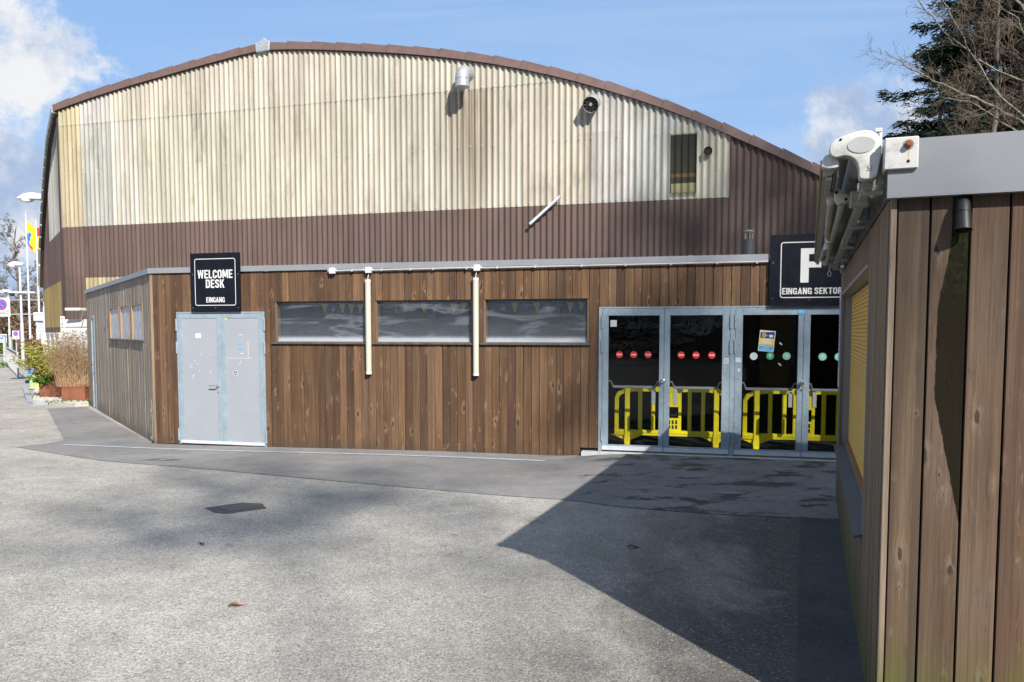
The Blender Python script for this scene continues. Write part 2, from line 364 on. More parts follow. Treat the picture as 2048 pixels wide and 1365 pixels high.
def leafmat(name, cols, rough=0.7, trans=0.25):
    m, g, b = newmat(name)
    p = g.node('NewGeometry').outputs['Position']
    n = g.noise(p, 1.2, 3); r = g.node('NewGeometry').outputs['Random Per Island']
    c = g.ramp(g.m('ADD', g.m('MULTIPLY', n, 0.5), g.m('MULTIPLY', r, 0.5)), [(i / (len(cols) - 1) * 0.7 + 0.15, c) for i, c in enumerate(cols)])
    g.set(b.inputs['Base Color'], c); b.inputs['Roughness'].default_value = rough
    b.inputs['Specular IOR Level'].default_value = 0.2
    return m
NEEDLE = leafmat('spruce_needles', [(0.012, 0.022, 0.014), (0.026, 0.046, 0.024), (0.05, 0.068, 0.028)])
BAMBOO = leafmat('bamboo_leaves', [(0.10, 0.12, 0.02), (0.24, 0.24, 0.04), (0.36, 0.31, 0.08)])
HEDGEL = leafmat('russet_hedge_leaves', [(0.06, 0.035, 0.025), (0.13, 0.075, 0.05), (0.18, 0.12, 0.08)])
GREENL = leafmat('green_bush_leaves', [(0.03, 0.06, 0.012), (0.07, 0.13, 0.02), (0.11, 0.19, 0.03)])
SCRUBL = leafmat('dry_scrub_leaves', [(0.07, 0.045, 0.03), (0.15, 0.10, 0.06), (0.22, 0.17, 0.10)])

def glass(name, tint=(0.55, 0.58, 0.60), rough=0.0, refl=0.05, wave=0.0, haze=None, haze_col=(0.3, 0.32, 0.36), frost=False):
    m, g, b = newmat(name); t = m.node_tree; t.nodes.remove(b)
    out = [n for n in t.nodes if n.type == 'OUTPUT_MATERIAL'][0]
    p = g.node('TexCoord').outputs['Object']
    nrm = None
    if wave:
        w = g.noise(g.scale(p, (1.3, 1, 4.2)), 1.0, 3, 0.5, 0.3)
        rib = g.node('TexWave', {'Vector': p, 'Scale': 28.0, 'Distortion': 0.0}, bands_direction='X').outputs['Fac']
        h = g.m('ADD', g.m('MULTIPLY', w, wave), g.m('MULTIPLY', rib, 0.0012))
        h = g.m('ADD', h, g.m('MULTIPLY', g.noise(p, 90.0, 3), 0.0012))
        nrm = g.bump(h, 1.0, 1.0)
    lw = g.node('LayerWeight', {'Blend': 0.5})
    gl = g.node('BsdfGlossy', {'Color': (0.9, 0.95, 1.0, 1), 'Roughness': rough})
    tr = g.node('BsdfTransparent', {'Color': (*tint, 1)})
    if nrm is not None: g.set(gl.inputs['Normal'], nrm)
    f = g.m('ADD', g.m('MULTIPLY', g.m('POWER', lw.outputs['Facing'], 5.0), 0.6), refl, clamp=True)
    mx = g.node('MixShader', {0: f, 1: tr.outputs[0], 2: gl.outputs[0]})
    res = mx.outputs[0]
    if haze:
        df = g.node('BsdfDiffuse', {'Color': (*haze_col, 1)})
        n = g.noise(g.scale(p, (14, 1, 5)), 1.0, 5)
        hz = g.rng(n, 0.3, 0.8, haze * 0.6, haze * 1.4)
        if frost:                                # condensation at the foot, pale haze in wavy bands above
            pz = g.sep(p)[2]; px = g.sep(p)[0]
            wv = g.noise(g.comb(g.m('MULTIPLY', px, 1.1), 0.0, g.m('MULTIPLY', pz, 5.5)), 1.0, 3, 0.5, 0.45)
            haze_band = g.m('MULTIPLY', g.rng(wv, 0.50, 0.60), g.rng(wv, 0.66, 0.60))
            ribs = g.noise(g.comb(g.m('MULTIPLY', px, 90.0), 0.0, g.m('MULTIPLY', pz, 7.0)), 1.0, 4, 0.7)
            foot = g.rng(g.m('ADD', pz, g.m('MULTIPLY', g.m('SUBTRACT', ribs, 0.5), 0.07)), 1.70, 1.60)
            speck = g.m('GREATER_THAN', g.noise(g.scale(p, (60, 1, 60)), 1.0, 3, 0.8), 0.70)
            hz = g.m('ADD', hz, g.m('MULTIPLY', g.m('MULTIPLY', haze_band, ribs), 0.17))
            hz = g.m('ADD', hz, g.m('MULTIPLY', foot, 0.62))
            hz = g.m('ADD', hz, g.m('MULTIPLY', g.rng(pz, 2.08, 1.66), 0.05))
            hz = g.m('ADD', hz, g.m('MULTIPLY', speck, 0.10), clamp=True)
        res = g.node('MixShader', {0: hz, 1: res, 2: df.outputs[0]}).outputs[0]
    t.links.new(res, out.inputs[0])
    return m
GLASS = glass('door_glass', (0.94, 0.95, 0.95), 0.0, 0.013)
POLY = glass('ribbed_polycarbonate', (0.80, 0.84, 0.88), 0.13, 0.07, wave=0.028, haze=0.02, haze_col=(0.42, 0.45, 0.50), frost=True)
POLYW = glass('white_ribbed_polycarbonate', (0.30, 0.32, 0.34), 0.2, 0.05, wave=0.012, haze=0.75, haze_col=(0.55, 0.57, 0.60))
CLEARC = glass('clear_corrugated_sheet', (0.72, 0.70, 0.60), 0.15, 0.02, haze=0.06, haze_col=(0.16, 0.16, 0.12))

# ------------------------------------------------------------------ mesh helpers
def link(name, me, parent=None, loc=(0, 0, 0), rot=(0, 0, 0)):
    o = bpy.data.objects.new(name, me); COL.objects.link(o)
    if parent: o.parent = parent
    o.location = loc; o.rotation_euler = rot
    return o

class MB:
    def __init__(s): s.v = []; s.f = []; s.m = []
    def face(s, pts, m=0):
        i = len(s.v); s.v += [tuple(p) for p in pts]; s.f.append(tuple(range(i, i + len(pts)))); s.m.append(m); return s
    def box(s, x0, x1, y0, y1, z0, z1, m=0):
        i = len(s.v)
        s.v += [(x0, y0, z0), (x1, y0, z0), (x1, y1, z0), (x0, y1, z0), (x0, y0, z1), (x1, y0, z1), (x1, y1, z1), (x0, y1, z1)]
        for q in ((0, 3, 2, 1), (4, 5, 6, 7), (0, 1, 5, 4), (1, 2, 6, 5), (2, 3, 7, 6), (3, 0, 4, 7)):
            s.f.append(tuple(i + k for k in q)); s.m.append(m)
        return s
    def prism(s, poly, axis, a, b, m=0):
        n = len(poly); i = len(s.v)
        def P(u, w, t): return {'y': (u, t, w), 'x': (t, u, w), 'z': (u, w, t)}[axis]
        s.v += [P(u, w, a) for u, w in poly] + [P(u, w, b) for u, w in poly]
        s.f += [tuple(range(i, i + n)), tuple(range(i + 2 * n - 1, i + n - 1, -1))]; s.m += [m, m]
        for k in range(n):
            l = (k + 1) % n
            s.f.append((i + k, i + n + k, i + n + l, i + l)); s.m.append(m)
        return s
    def disc(s, cx, cz, r, y0, y1, n=20, m=0, rz=None):
        rz = rz or r
        return s.prism([(cx + r * math.cos(2 * math.pi * k / n), cz + rz * math.sin(2 * math.pi * k / n)) for k in range(n)], 'y', y0, y1, m)
    def tube(s, pts, r, n=8, m=0, caps=True):
        pts = [Vector(p) for p in pts]; k = len(pts)
        rs = r if isinstance(r, (list, tuple)) else [r] * k
        base = len(s.v); up = None
        for i, p in enumerate(pts):
            d = (pts[min(i + 1, k - 1)] - pts[max(i - 1, 0)]).normalized()
            if up is None:
                up = Vector((0, 0, 1)) if abs(d.z) < 0.9 else Vector((1, 0, 0))
            a = d.cross(up).normalized(); b = a.cross(d).normalized(); up = b
            for j in range(n):
                t = 2 * math.pi * j / n
                s.v.append(tuple(p + (a * math.cos(t) + b * math.sin(t)) * rs[i]))
        for i in range(k - 1):
            for j in range(n):
                l = (j + 1) % n
                s.f.append((base + i * n + j, base + i * n + l, base + (i + 1) * n + l, base + (i + 1) * n + j)); s.m.append(m)
        if caps:
            s.f.append(tuple(base + j for j in range(n - 1, -1, -1))); s.m.append(m)
            s.f.append(tuple(base + (k - 1) * n + j for j in range(n))); s.m.append(m)
        return s
    def lathe(s, prof, n=16, m=0, org=(0, 0, 0), sx=1.0, sy=1.0):
        base = len(s.v); k = len(prof)
        for r, z in prof:
            for j in range(n):
                t = 2 * math.pi * j / n
                s.v.append((org[0] + r * math.cos(t) * sx, org[1] + r * math.sin(t) * sy, org[2] + z))
        for i in range(k - 1):
            for j in range(n):
                l = (j + 1) % n
                s.f.append((base + i * n + j, base + i * n + l, base + (i + 1) * n + l, base + (i + 1) * n + j)); s.m.append(m)
        s.f.append(tuple(base + j for j in range(n - 1, -1, -1))); s.m.append(m)
        s.f.append(tuple(base + (k - 1) * n + j for j in range(n))); s.m.append(m)
        return s
    def mesh(s, name, mats, bevel=0.0, smooth=False, seg=1):
        me = bpy.data.meshes.new(name)
        me.from_pydata(s.v, [], s.f)
        for mt in mats: me.materials.append(mt)
        me.polygons.foreach_set('material_index', s.m)
        bm = bmesh.new(); bm.from_mesh(me)
        bmesh.ops.recalc_face_normals(bm, faces=bm.faces)
        if bevel:
            ed = [e for e in bm.edges if len(e.link_faces) == 2 and e.calc_face_angle(0) > 0.5]
            bmesh.ops.bevel(bm, geom=ed, offset=bevel, segments=seg, profile=0.5, affect='EDGES', clamp_overlap=True)
        bm.to_mesh(me); bm.free()
        if smooth:
            me.polygons.foreach_set('use_smooth', [True] * len(me.polygons))
            me.set_sharp_from_angle(angle=R(38))
        return me
    def build(s, name, mats, parent=None, loc=(0, 0, 0), rot=(0, 0, 0), **kw):
        if not isinstance(mats, (list, tuple)): mats = [mats]
        return link(name, s.mesh(name, mats, **kw), parent, loc, rot)

def tag(o, label=None, cat=None, group=None, kind=None):
    if label: o['label'] = label
    if cat: o['category'] = cat
    if group: o['group'] = group
    if kind: o['kind'] = kind
    return o
def empty(name, loc=(0, 0, 0), rz=0.0, parent=None):
    o = bpy.data.objects.new(name, None); COL.objects.link(o); o.location = loc; o.rotation_euler = (0, 0, rz)
    o.empty_display_size = 0.2
    if parent: o.parent = parent
    return o
def thing(name, label, cat, loc=(0, 0, 0), rz=0.0, group=None): return tag(empty(name, loc, rz), label, cat, group)

def text_polys(txt, x0, x1, z0, z1, y, mb, m, bold=0.02):
    """flat letters fitted to a rectangle, appended to a mesh builder"""
    cu = bpy.data.curves.new('lettering', 'FONT'); cu.body = txt; cu.offset = bold; cu.resolution_u = 4; cu.fill_mode = 'BOTH'
    cu.extrude = 0.0
    ob = bpy.data.objects.new('lettering', cu); COL.objects.link(ob)
    bpy.context.view_layer.update()
    me = bpy.data.meshes.new_from_object(ob.evaluated_get(bpy.context.evaluated_depsgraph_get()))
    vs = np.array([v.co[:] for v in me.vertices]); lo = vs.min(0); hi = vs.max(0)
    i = len(mb.v)
    for v in vs:
        mb.v.append((x0 + (v[0] - lo[0]) / (hi[0] - lo[0]) * (x1 - x0), y, z0 + (v[1] - lo[1]) / (hi[1] - lo[1]) * (z1 - z0)))
    for p in me.polygons:
        mb.f.append(tuple(i + k for k in p.vertices)); mb.m.append(m)
    bpy.data.objects.remove(ob); bpy.data.meshes.remove(me); bpy.data.curves.remove(cu)

GT = 0.2
GLYPH = {
 'W': (0.88, [], [[(0, 1), (.19, 1), (.29, .32), (.36, .8), (.36, .8), (.30, 0), (.15, 0)], [(.34, 1), (.54, 1), (.44, .55)], [(.88, 1), (.69, 1), (.59, .32), (.52, .8), (.58, 0), (.73, 0)], [(.30, 0), (.24, .30), (.36, 1), (.52, 1), (.44, .62)][:0] or [(.15, 0), (.31, 0), (.53, .98), (.36, .98)], [(.73, 0), (.57, 0), (.35, .98), (.52, .98)]], []),
 'E': (0.52, [(0, 0, GT, 1), (GT, 0, .52, .17), (GT, .42, .48, .58), (GT, .83, .52, 1)], [], []),
 'L': (0.5, [(0, 0, GT, 1), (GT, 0, .5, .17)], [], []),
 'I': (GT, [(0, 0, GT, 1)], [], []),
 'T': (0.58, [(0, .83, .58, 1), (.19, 0, .39, .83)], [], []),
 'M': (0.8, [(0, 0, .19, 1), (.61, 0, .8, 1)], [[(.06, 1), (.26, 1), (.48, .14), (.32, .14)], [(.74, 1), (.54, 1), (.32, .14), (.48, .14)]], []),
 'N': (0.62, [(0, 0, .19, 1), (.43, 0, .62, 1)], [[(.03, 1), (.22, 1), (.59, 0), (.40, 0)]], []),
 'K': (0.64, [(0, 0, GT, 1)], [[(.17, .33), (.17, .60), (.40, 1), (.62, 1)], [(.24, .50), (.36, .68), (.64, 0), (.41, 0)]], []),
 'A': (0.66, [(.16, .2, .5, .35)], [[(0, 0), (.20, 0), (.42, 1), (.24, 1)], [(.66, 0), (.46, 0), (.24, 1), (.42, 1)]], []),
 'O': (0.6, [], [], [[(.3, .915), (.41, .89), (.5, .78), (.5, .22), (.41, .11), (.3, .085), (.19, .11), (.1, .22), (.1, .78), (.19, .89), (.3, .915)]]),
 'C': (0.58, [], [], [[(.48, .66), (.48, .78), (.41, .89), (.3, .915), (.19, .89), (.1, .78), (.1, .22), (.19, .11), (.3, .085), (.41, .11), (.48, .22), (.48, .36)]]),
 'G': (0.6, [(.31, .36, .6, .51), (.42, 0, .6, .36)], [], [[(.5, .66), (.5, .78), (.41, .89), (.3, .915), (.19, .89), (.1, .78), (.1, .22), (.19, .11), (.3, .085), (.41, .11), (.5, .22)]]),
 'D': (0.6, [(0, 0, GT, 1)], [], [[(.15, .915), (.32, .915), (.44, .86), (.5, .72), (.5, .28), (.44, .14), (.32, .085), (.15, .085)]]),
 'R': (0.62, [(0, 0, GT, 1)], [[(.28, .48), (.48, .48), (.62, 0), (.41, 0)]], [[(.15, .915), (.36, .915), (.49, .84), (.49, .60), (.36, .49), (.15, .49)]]),
 'S': (0.58, [], [], [[(.48, .70), (.47, .80), (.40, .89), (.29, .915), (.18, .89), (.1, .78), (.11, .66), (.20, .57), (.38, .46), (.47, .36), (.48, .22), (.40, .11), (.29, .085), (.18, .11), (.1, .20), (.09, .31)]]),
 ' ': (0.2, [], [], []),
}
def block_text(txt, x0, x1, z0, z1, y, mb, m):
    gap = 0.09; wd = sum(GLYPH[c][0] for c in txt) + gap * (len(txt) - 1)
    kx = (x1 - x0) / wd; kz = z1 - z0; cx = 0.0; n = 0
    def put(poly):
        nonlocal n
        mb.face([(x0 + (cx + a) * kx, y - n * 0.00006, z0 + b * kz) for a, b in poly], m); n += 1
    for c in txt:
        w, rects, polys, strokes = GLYPH[c]
        for a, b, a1, b1 in rects: put([(a, b), (a1, b), (a1, b1), (a, b1)])
        for p in polys: put(p)
        for st in strokes:
            P = [Vector((a, b)) for a, b in st]; L = []; Q = []; closed = (P[0] - P[-1]).length < 1e-6
            for i, p in enumerate(P):
                d0 = (p - P[i - 1]).normalized() if i else ((P[-1] - P[-2]).normalized() if closed else (P[1] - p).normalized())
                d1 = (P[i + 1] - p).normalized() if i < len(P) - 1 else ((P[1] - P[0]).normalized() if closed else d0)
                nn = Vector((-d0.y - d1.y, d0.x + d1.x)).normalized(); k = 1 / max(0.6, nn.dot(Vector((-d0.y, d0.x))))
                hw = Vector((0.098 * nn.x, 0.086 * nn.y)) * k
                L.append(p + hw); Q.append(p - hw)
            for i in range(len(P) - 1): put([L[i], L[i + 1], Q[i + 1], Q[i]])
        cx += w + gap

def jit(c, k=0.15, hue=0.04):
    f = 1 + random.uniform(-k, k)
    return tuple(max(0.0, x * f * (1 + random.uniform(-hue, hue))) for x in c) + (1.0,)

# ------------------------------------------------------------------ the lie of the land
ANX_A = R(14.3); ANX_O = Vector((0, 11.3, 0))
AT = Vector((math.cos(ANX_A), -math.sin(ANX_A), 0)); AN = Vector((math.sin(ANX_A), math.cos(ANX_A), 0))
def sm(a, b, x):
    t = min(1.0, max(0.0, (x - a) / (b - a))); return t * t * (3 - 2 * t)
def height(x, y):
    q = Vector((x, y, 0)) - ANX_O; s = q.dot(AT); d = -q.dot(AN)
    hs = -0.06 * (1 - sm(-6.0, -0.5, s)) + 0.085 * sm(0.55, 1.75, s)
    return hs * (1 - sm(0.3, 4.0, d))
def ground_pt(x, y, dz=0.0): return (x, y, height(x, y) + dz)

def ground():
    xs = np.concatenate([[-400, -200, -120, -80, -60, -40, -30, -22, -17], np.arange(-14, 9.01, 0.2), [11, 15, 22, 40, 80, 200, 400]])
    ys = np.concatenate([[-400, -150, -60, -30, -10, -4, 0, 3], np.arange(4, 16.01, 0.2), np.arange(17, 30, 1.0), [34, 40, 50, 70, 100, 200, 500, 900]])
    v = [ground_pt(float(x), float(y)) for y in ys for x in xs]
    nx = len(xs)
    f = [(j * nx + i, j * nx + i + 1, (j + 1) * nx + i + 1, (j + 1) * nx + i) for j in range(len(ys) - 1) for i in range(nx - 1)]
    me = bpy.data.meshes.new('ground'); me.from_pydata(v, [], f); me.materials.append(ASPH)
    tag(link('ground', me), kind='structure')

def resample(pts, n):
    pts = [Vector((*p, 0)) for p in pts]
    L = [0.0]
    for a, b in zip(pts, pts[1:]): L.append(L[-1] + (b - a).length)
    out = []
    for k in range(n):
        t = L[-1] * k / (n - 1); i = max(j for j in range(len(L)) if L[j] <= t + 1e-9); i = min(i, len(pts) - 2)
        out.append(pts[i].lerp(pts[i + 1], (t - L[i]) / max(1e-9, L[i + 1] - L[i])))
    return out
def sheet(name, A, B, dz, mat, n=70, m=26):
    a, b = A, B
    v = []; f = []
    for j in range(m):
        for i in range(n):
            p = a[i].lerp(b[i], j / (m - 1)); v.append(ground_pt(p.x, p.y, dz))
    for j in range(m - 1):
        for i in range(n - 1): f.append((j * n + i, j * n + i + 1, (j + 1) * n + i + 1, (j + 1) * n + i))
    me = bpy.data.meshes.new(name); me.from_pydata(v, [], f); me.materials.append(mat)
    bm = bmesh.new(); bm.from_mesh(me); bmesh.ops.recalc_face_normals(bm, faces=bm.faces)
    if sum(x.normal.z for x in bm.faces) < 0: bmesh.ops.reverse_faces(bm, faces=bm.faces)
    bm.to_mesh(me); bm.free()
    return tag(link(name, me), kind='structure')
def A2W(s, d):
    p = ANX_O + AT * s + AN * d; return (p.x, p.y)
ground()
outer = resample([(-10.9, 18.6), (-7.35, 13.0), (-7.75, 12.35)], 16)[:-1] + resample([(-7.75, 12.35), (-5.71, 10.95), (-3.79, 10.06), (-1.88, 9.14), (-0.13, 8.41), (0.55, 8.13), (1.06, 7.80), (1.89, 7.50), (3.25, 7.22)], 75)
inner = resample([(-10.2, 19.0), (-6.1, 13.2), (-5.9, 12.95)], 16)[:-1] + resample([A2W(-5.95, 0.02), A2W(0.0, 0.05), A2W(2.5, 0.05), A2W(4.6, 0.05)], 75)
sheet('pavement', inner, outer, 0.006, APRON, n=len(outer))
sheet('painted_line', resample([A2W(-7.27, -0.53), A2W(0.59, -0.56)], 60), resample([A2W(-7.27, -0.44), A2W(0.59, -0.47)], 60), 0.011, LINEM, 60, 3)
KA = R(20.4); KS = 1.05; KO = Vector((1.49 * KS, 3.13 * KS, 0)); KZ = 1.75 * (1 - KS)
KT = Vector((math.cos(KA), -math.sin(KA), 0)); KN = Vector((math.sin(KA), math.cos(KA), 0))
def K2W(s, d):
    p = KO + KT * s + KN * d; return (p.x, p.y)
sheet('drain_strip', resample([K2W(-0.02, -1.0), K2W(-0.02, 4.2)], 40), resample([K2W(-0.33, -1.0), K2W(-0.36, 4.2)], 40), 0.012, PATCH, 40, 5)

# ------------------------------------------------------------------ the sports hall
HA = R(16.3); HS = 1.05
hall = thing('sports_hall', 'big sports hall with cream and brown corrugated gable under a curved brown verge', 'building', (0, 17.0 * HS, 1.75 * (1 - HS)), -HA)
hall.scale = (HS, HS, HS)
PROFILE = [(-11.97, 7.38), (-11.3, 7.52), (-10.53, 7.67), (-9.78, 7.79), (-9.05, 7.90), (-8.33, 8.00), (-7.63, 8.10), (-6.95, 8.19), (-6.27, 8.27), (-5.88, 8.30),
           (-4.98, 8.235), (-4.35, 8.16), (-3.73, 8.075), (-3.01, 7.98), (-2.3, 7.87), (-1.6, 7.75), (-0.93, 7.61), (-0.26, 7.46), (0.6, 7.23), (1.44, 6.96), (2.26, 6.67),
           (3.06, 6.35), (3.84, 6.0), (4.6, 5.62), (5.34, 5.24), (6.07, 4.85), (6.9, 4.38), (7.6, 3.95)]
PX = np.array([p[0] for p in PROFILE]); PZ = np.array([p[1] for p in PROFILE])
def arc(s): return float(np.interp(s, PX, PZ))
def corr_mesh(name, x0, x1, z0, ztop, pitch=0.131, amp=0.021, lift=0.0):
    """one corrugated sheet; ztop is a function of x; a true double-sided sheet edge at foot and head"""
    nseg = max(8, int(round((x1 - x0) / pitch * 8)))
    v = []; f = []
    for i in range(nseg + 1):
        x = x0 + (x1 - x0) * i / nseg
        y = -amp * math.cos(2 * math.pi * x / pitch) - lift
        zt = max(z0 + 0.02, ztop(x))
        v += [(x, y, z0), (x, y, zt), (x, y + 0.008, z0)]
    for i in range(nseg):
        a = i * 3; b = a + 3
        f += [(a, b, b + 1, a + 1), (a, a + 2, b + 2, b)]
    me = bpy.data.meshes.new(name); me.from_pydata(v, [], f); me.materials.append(CEMENT)
    me.polygons.foreach_set('use_smooth', [True] * len(f)); me.set_sharp_from_angle(angle=R(50))
    return me
CREAMC = (0.385, 0.360, 0.298); GREYC = (0.35, 0.345, 0.325); OCHC = (0.34, 0.295, 0.195); BRN = (0.098, 0.066, 0.060); OLIVE = (0.235, 0.18, 0.075)
def cladding():
    SW = 0.131 * 7
    bands = [(6.87, 9.0, 0.012), (4.37, 6.92, 0.004), (3.10, 4.40, 0.0), (-0.2, 3.13, -0.004)]
    x = -11.80; k = 0
    while x < 7.4:
        x1 = x + SW if k else 4.42 - 17 * SW
        mid = (x + x1) / 2
        for bi, (z0, z1, lift) in enumerate(bands):
            if arc(mid) - 0.1 < z0: continue
            top = (lambda q, z1=z1: min(z1, arc(q) - 0.08))
            if bi >= 3:
                c = OLIVE if -11.0 < mid < -8 else BRN
                if mid < -11.0: c = BRN
                if -11.0 < mid < -6.8: c = (0.36, 0.31, 0.18)
            elif bi == 2: c = BRN
            else:
                c = CREAMC
                if mid < -11.1: c = OCHC
                elif mid < -10.0: c = GREYC
                elif mid < -9.2 and bi == 1: c = tuple((a + b) / 2 for a, b in zip(CREAMC, GREYC))
                elif 1.8 < mid < 3.2 and bi == 1: c = GREYC
                if mid > 4.4: c = BRN
            xa, xb = x, x1
            segs = [(xa, xb)]
            if bi == 1 and xa < 3.27 + 0.3 and xb > 3.27:      # the clear sheet takes part of this column
                pass
            for a, b_ in segs:
                o = link('corrugated_sheet', corr_mesh('corrugated_sheet', a, b_, z0, top, lift=lift), hall)
                o.color = jit(c, 0.05, 0.02)
        x = x1; k += 1
    # chamfered side wall
    HR = -math.atan2(0.633, 0.774)
    tt = np.array([0, 2.0, 3.2, 4.5, 5.8, 6.3, 6.6]); tz = np.array([7.32, 6.9, 6.25, 5.38, 4.35, 3.7, 3.2])
    def arc2(x): return float(np.interp(-x, tt, tz)) - 0.05
    loc = (-11.79, 0.0, 0)
    for bi, (z0, z1, lift) in enumerate([(4.35, 9.0, 0.008), (3.08, 4.39, 0.004), (1.87, 3.12, 0.0), (-0.2, 1.9, -0.004)]):
        t = 0.0
        while t < 6.5:
            t1 = min(6.6, t + SW)
            mid = (t + t1) / 2
            if arc2(-mid) > z0 + 0.1:
                if bi == 0: c = GREYC if mid < 3.9 else BRN
                elif bi == 1: c = BRN
                elif bi == 2: c = OLIVE if 0.95 < mid < 6.2 else BRN
                else: c = BRN
                o = link('corrugated_sheet', corr_mesh('corrugated_sheet', -t1, -t, z0, lambda q, z1=z1: min(z1, arc2(q)), lift=lift), hall, loc, (0, 0, HR))
                o.color = jit(c, 0.05, 0.02)
            t = t1
    # verge of the side wall: grey tiles lapping down the slope, gutter lining below
    sub = []
    L = [(2.0 * i / 3, None) for i in range(11)]
    ts = np.linspace(0.06, 6.55, 17)
    VT = plain('pale_verge_tile', (0.30, 0.31, 0.30), 0.75, 0, 0.15, 4.0)
    for a, b_ in zip(ts, ts[1:]):
        za = float(np.interp(a, tt, tz)); zb = float(np.interp(b_, tt, tz))
        q = MB()
        q.prism([(-a, za - 0.10), (-a, za + 0.06), (-b_ - 0.05, zb + 0.08), (-b_ - 0.05, zb - 0.08)], 'y', -0.17, -0.04)
        o = q.build('verge_tile', VT, hall, loc, (0, 0, HR))
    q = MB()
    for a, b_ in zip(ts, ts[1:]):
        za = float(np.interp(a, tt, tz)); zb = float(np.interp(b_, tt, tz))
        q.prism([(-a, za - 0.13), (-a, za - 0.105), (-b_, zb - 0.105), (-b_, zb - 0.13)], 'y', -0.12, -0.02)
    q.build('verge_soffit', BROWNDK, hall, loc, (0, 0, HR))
    # windows low in the side wall
    for (a, b_) in [(1.22, 2.40), (2.52, 3.80), (3.95, 5.25)]:
        w = MB()
        w.box(-b_, -b_ + 0.07, -0.10, -0.045, 0.95, 1.72).box(-a - 0.07, -a, -0.10, -0.045, 0.95, 1.72)
        w.box(-b_ + 0.07, -a - 0.07, -0.10, -0.045, 1.65, 1.72).box(-b_ + 0.07, -a - 0.07, -0.10, -0.045, 0.95, 1.02)
        fr = w.build('window', WHITE, hall, loc, (0, 0, HR))
        MB().box(-b_ + 0.07, -a - 0.07, -0.075, -0.06, 1.02, 1.65).build('pane', PALEBL, fr)
    # body behind the cladding and the barrel roof
    body = MB()
    n = len(PROFILE)
    back = 34.0
    front = [(s, 0.06, z - 0.1) for s, z in PROFILE]
    rear = [(s, back, z - 0.1) for s, z in PROFILE]
    for i in range(n - 1):
        body.face([front[i], front[i + 1], rear[i + 1], rear[i]])
        body.face([(front[i][0], 0.06, -0.3), (front[i + 1][0], 0.06, -0.3), front[i + 1], front[i]])
    # the chamfer slice of roof
    ch = []
    d = Vector((-0.774, 0.633, 0))
    for t_, z_ in zip(tt, tz):
        p = Vector((-11.79, 0.0, 0)) + d * float(t_); ch.append((p.x + 0.04, p.y + 0.05, float(z_) - 0.06))
    for i in range(len(ch) - 1):
        body.face([ch[i], ch[i + 1], (ch[i + 1][0], back, ch[i + 1][2]), (ch[i][0], back, ch[i][2])])
        body.face([(ch[i][0], ch[i][1], -0.3), (ch[i + 1][0], ch[i + 1][1], -0.3), ch[i + 1], ch[i]])
    e = ch[-1]
    body.face([(e[0], e[1], -0.3), (e[0], back, -0.3), (e[0], back, e[2]), e])
    body.face([(7.6, 0.06, -0.3), (7.6, back, -0.3), (7.6, back, 3.85), (7.6, 0.06, 3.85)])
    body.build('roof', BROWNDK, hall)
    # verge caps along the gable
    cum = [0.0]
    for (a, za), (b_, zb) in zip(PROFILE, PROFILE[1:]): cum.append(cum[-1] + math.hypot(b_ - a, zb - za))
    cum = np.array(cum)
    def at(l): return float(np.interp(l, cum, PX)), float(np.interp(l, cum, PZ))
    ridge = float(np.interp(-5.88, PX, cum))
    l = ridge % 0.62 - 0.62
    while l < cum[-1]:
        a = max(0.0, l); b_ = min(cum[-1], l + 0.612); l += 0.62
        if b_ - a < 0.05: continue
        (xa, za), (xb, zb) = at(a), at(b_)
        g = 0.010 if abs(b_ - ridge) > 0.05 and abs(a - ridge) > 0.05 else 0.0
        up = 0.026
        nx, nz = -(zb - za), (xb - xa); q = math.hypot(nx, nz); nx /= q; nz /= q
        h = 0.15
        right = xa > -5.88
        ua, ub = (up, 0.0) if right else (0.0, up)
        poly = [(xa - nx * h, za - nz * h), (xb - nx * h, zb - nz * h), (xb + nx * ub, zb + nz * ub), (xa + nx * ua, za + nz * ua)]
        ov = 0.006 * random.random()
        o = MB().prism(poly, 'y', -0.075 - ov, 0.30).build('verge_cap', BROWNM, hall)
    MB().prism([(-6.06, 8.10), (-5.72, 8.12), (-5.70, 8.33), (-5.80, 8.36), (-5.86, 8.42), (-5.93, 8.36), (-6.08, 8.30)], 'y', -0.10, 0.2).build('ridge_cap', ZINC, hall, bevel=0.01)
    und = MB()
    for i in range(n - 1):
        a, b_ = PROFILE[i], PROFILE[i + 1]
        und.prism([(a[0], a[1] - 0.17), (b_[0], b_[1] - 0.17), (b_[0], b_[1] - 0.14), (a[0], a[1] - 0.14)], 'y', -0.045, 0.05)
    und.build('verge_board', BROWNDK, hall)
    # bolts along the rails
    bolt = MB().disc(0, 0, 0.014, -0.012, 0.0, 8).mesh('bolt', [GREYPL])
    cnt = 0
    for z in (6.90, 5.68, 4.42):
        s = -11.65
        while s < 4.3:
            if arc(s) > z + 0.3 and random.random() < 0.72:
                xx = round(s / 0.131) * 0.131
                link('bolt', bolt, hall, (xx, -0.024 - (0.012 if z > 6 else 0.004), z + random.uniform(-0.01, 0.01))); cnt += 1
            s += 0.262
    # clear corrugated light in the gable
    q = corr_mesh('light_sheet', 3.275, 3.80, 4.42, lambda x: 5.65, lift=0.024); q.materials.clear(); q.materials.append(CLEARC)
    fr = link('light_sheet', q, hall)
    dk = MB().box(3.285, 3.79, -0.040, -0.038, 4.48, 5.62); 
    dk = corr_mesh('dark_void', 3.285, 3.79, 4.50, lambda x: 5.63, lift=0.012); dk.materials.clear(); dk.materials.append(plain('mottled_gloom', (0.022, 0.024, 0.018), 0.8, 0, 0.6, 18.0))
    link('light_backing', dk, fr)
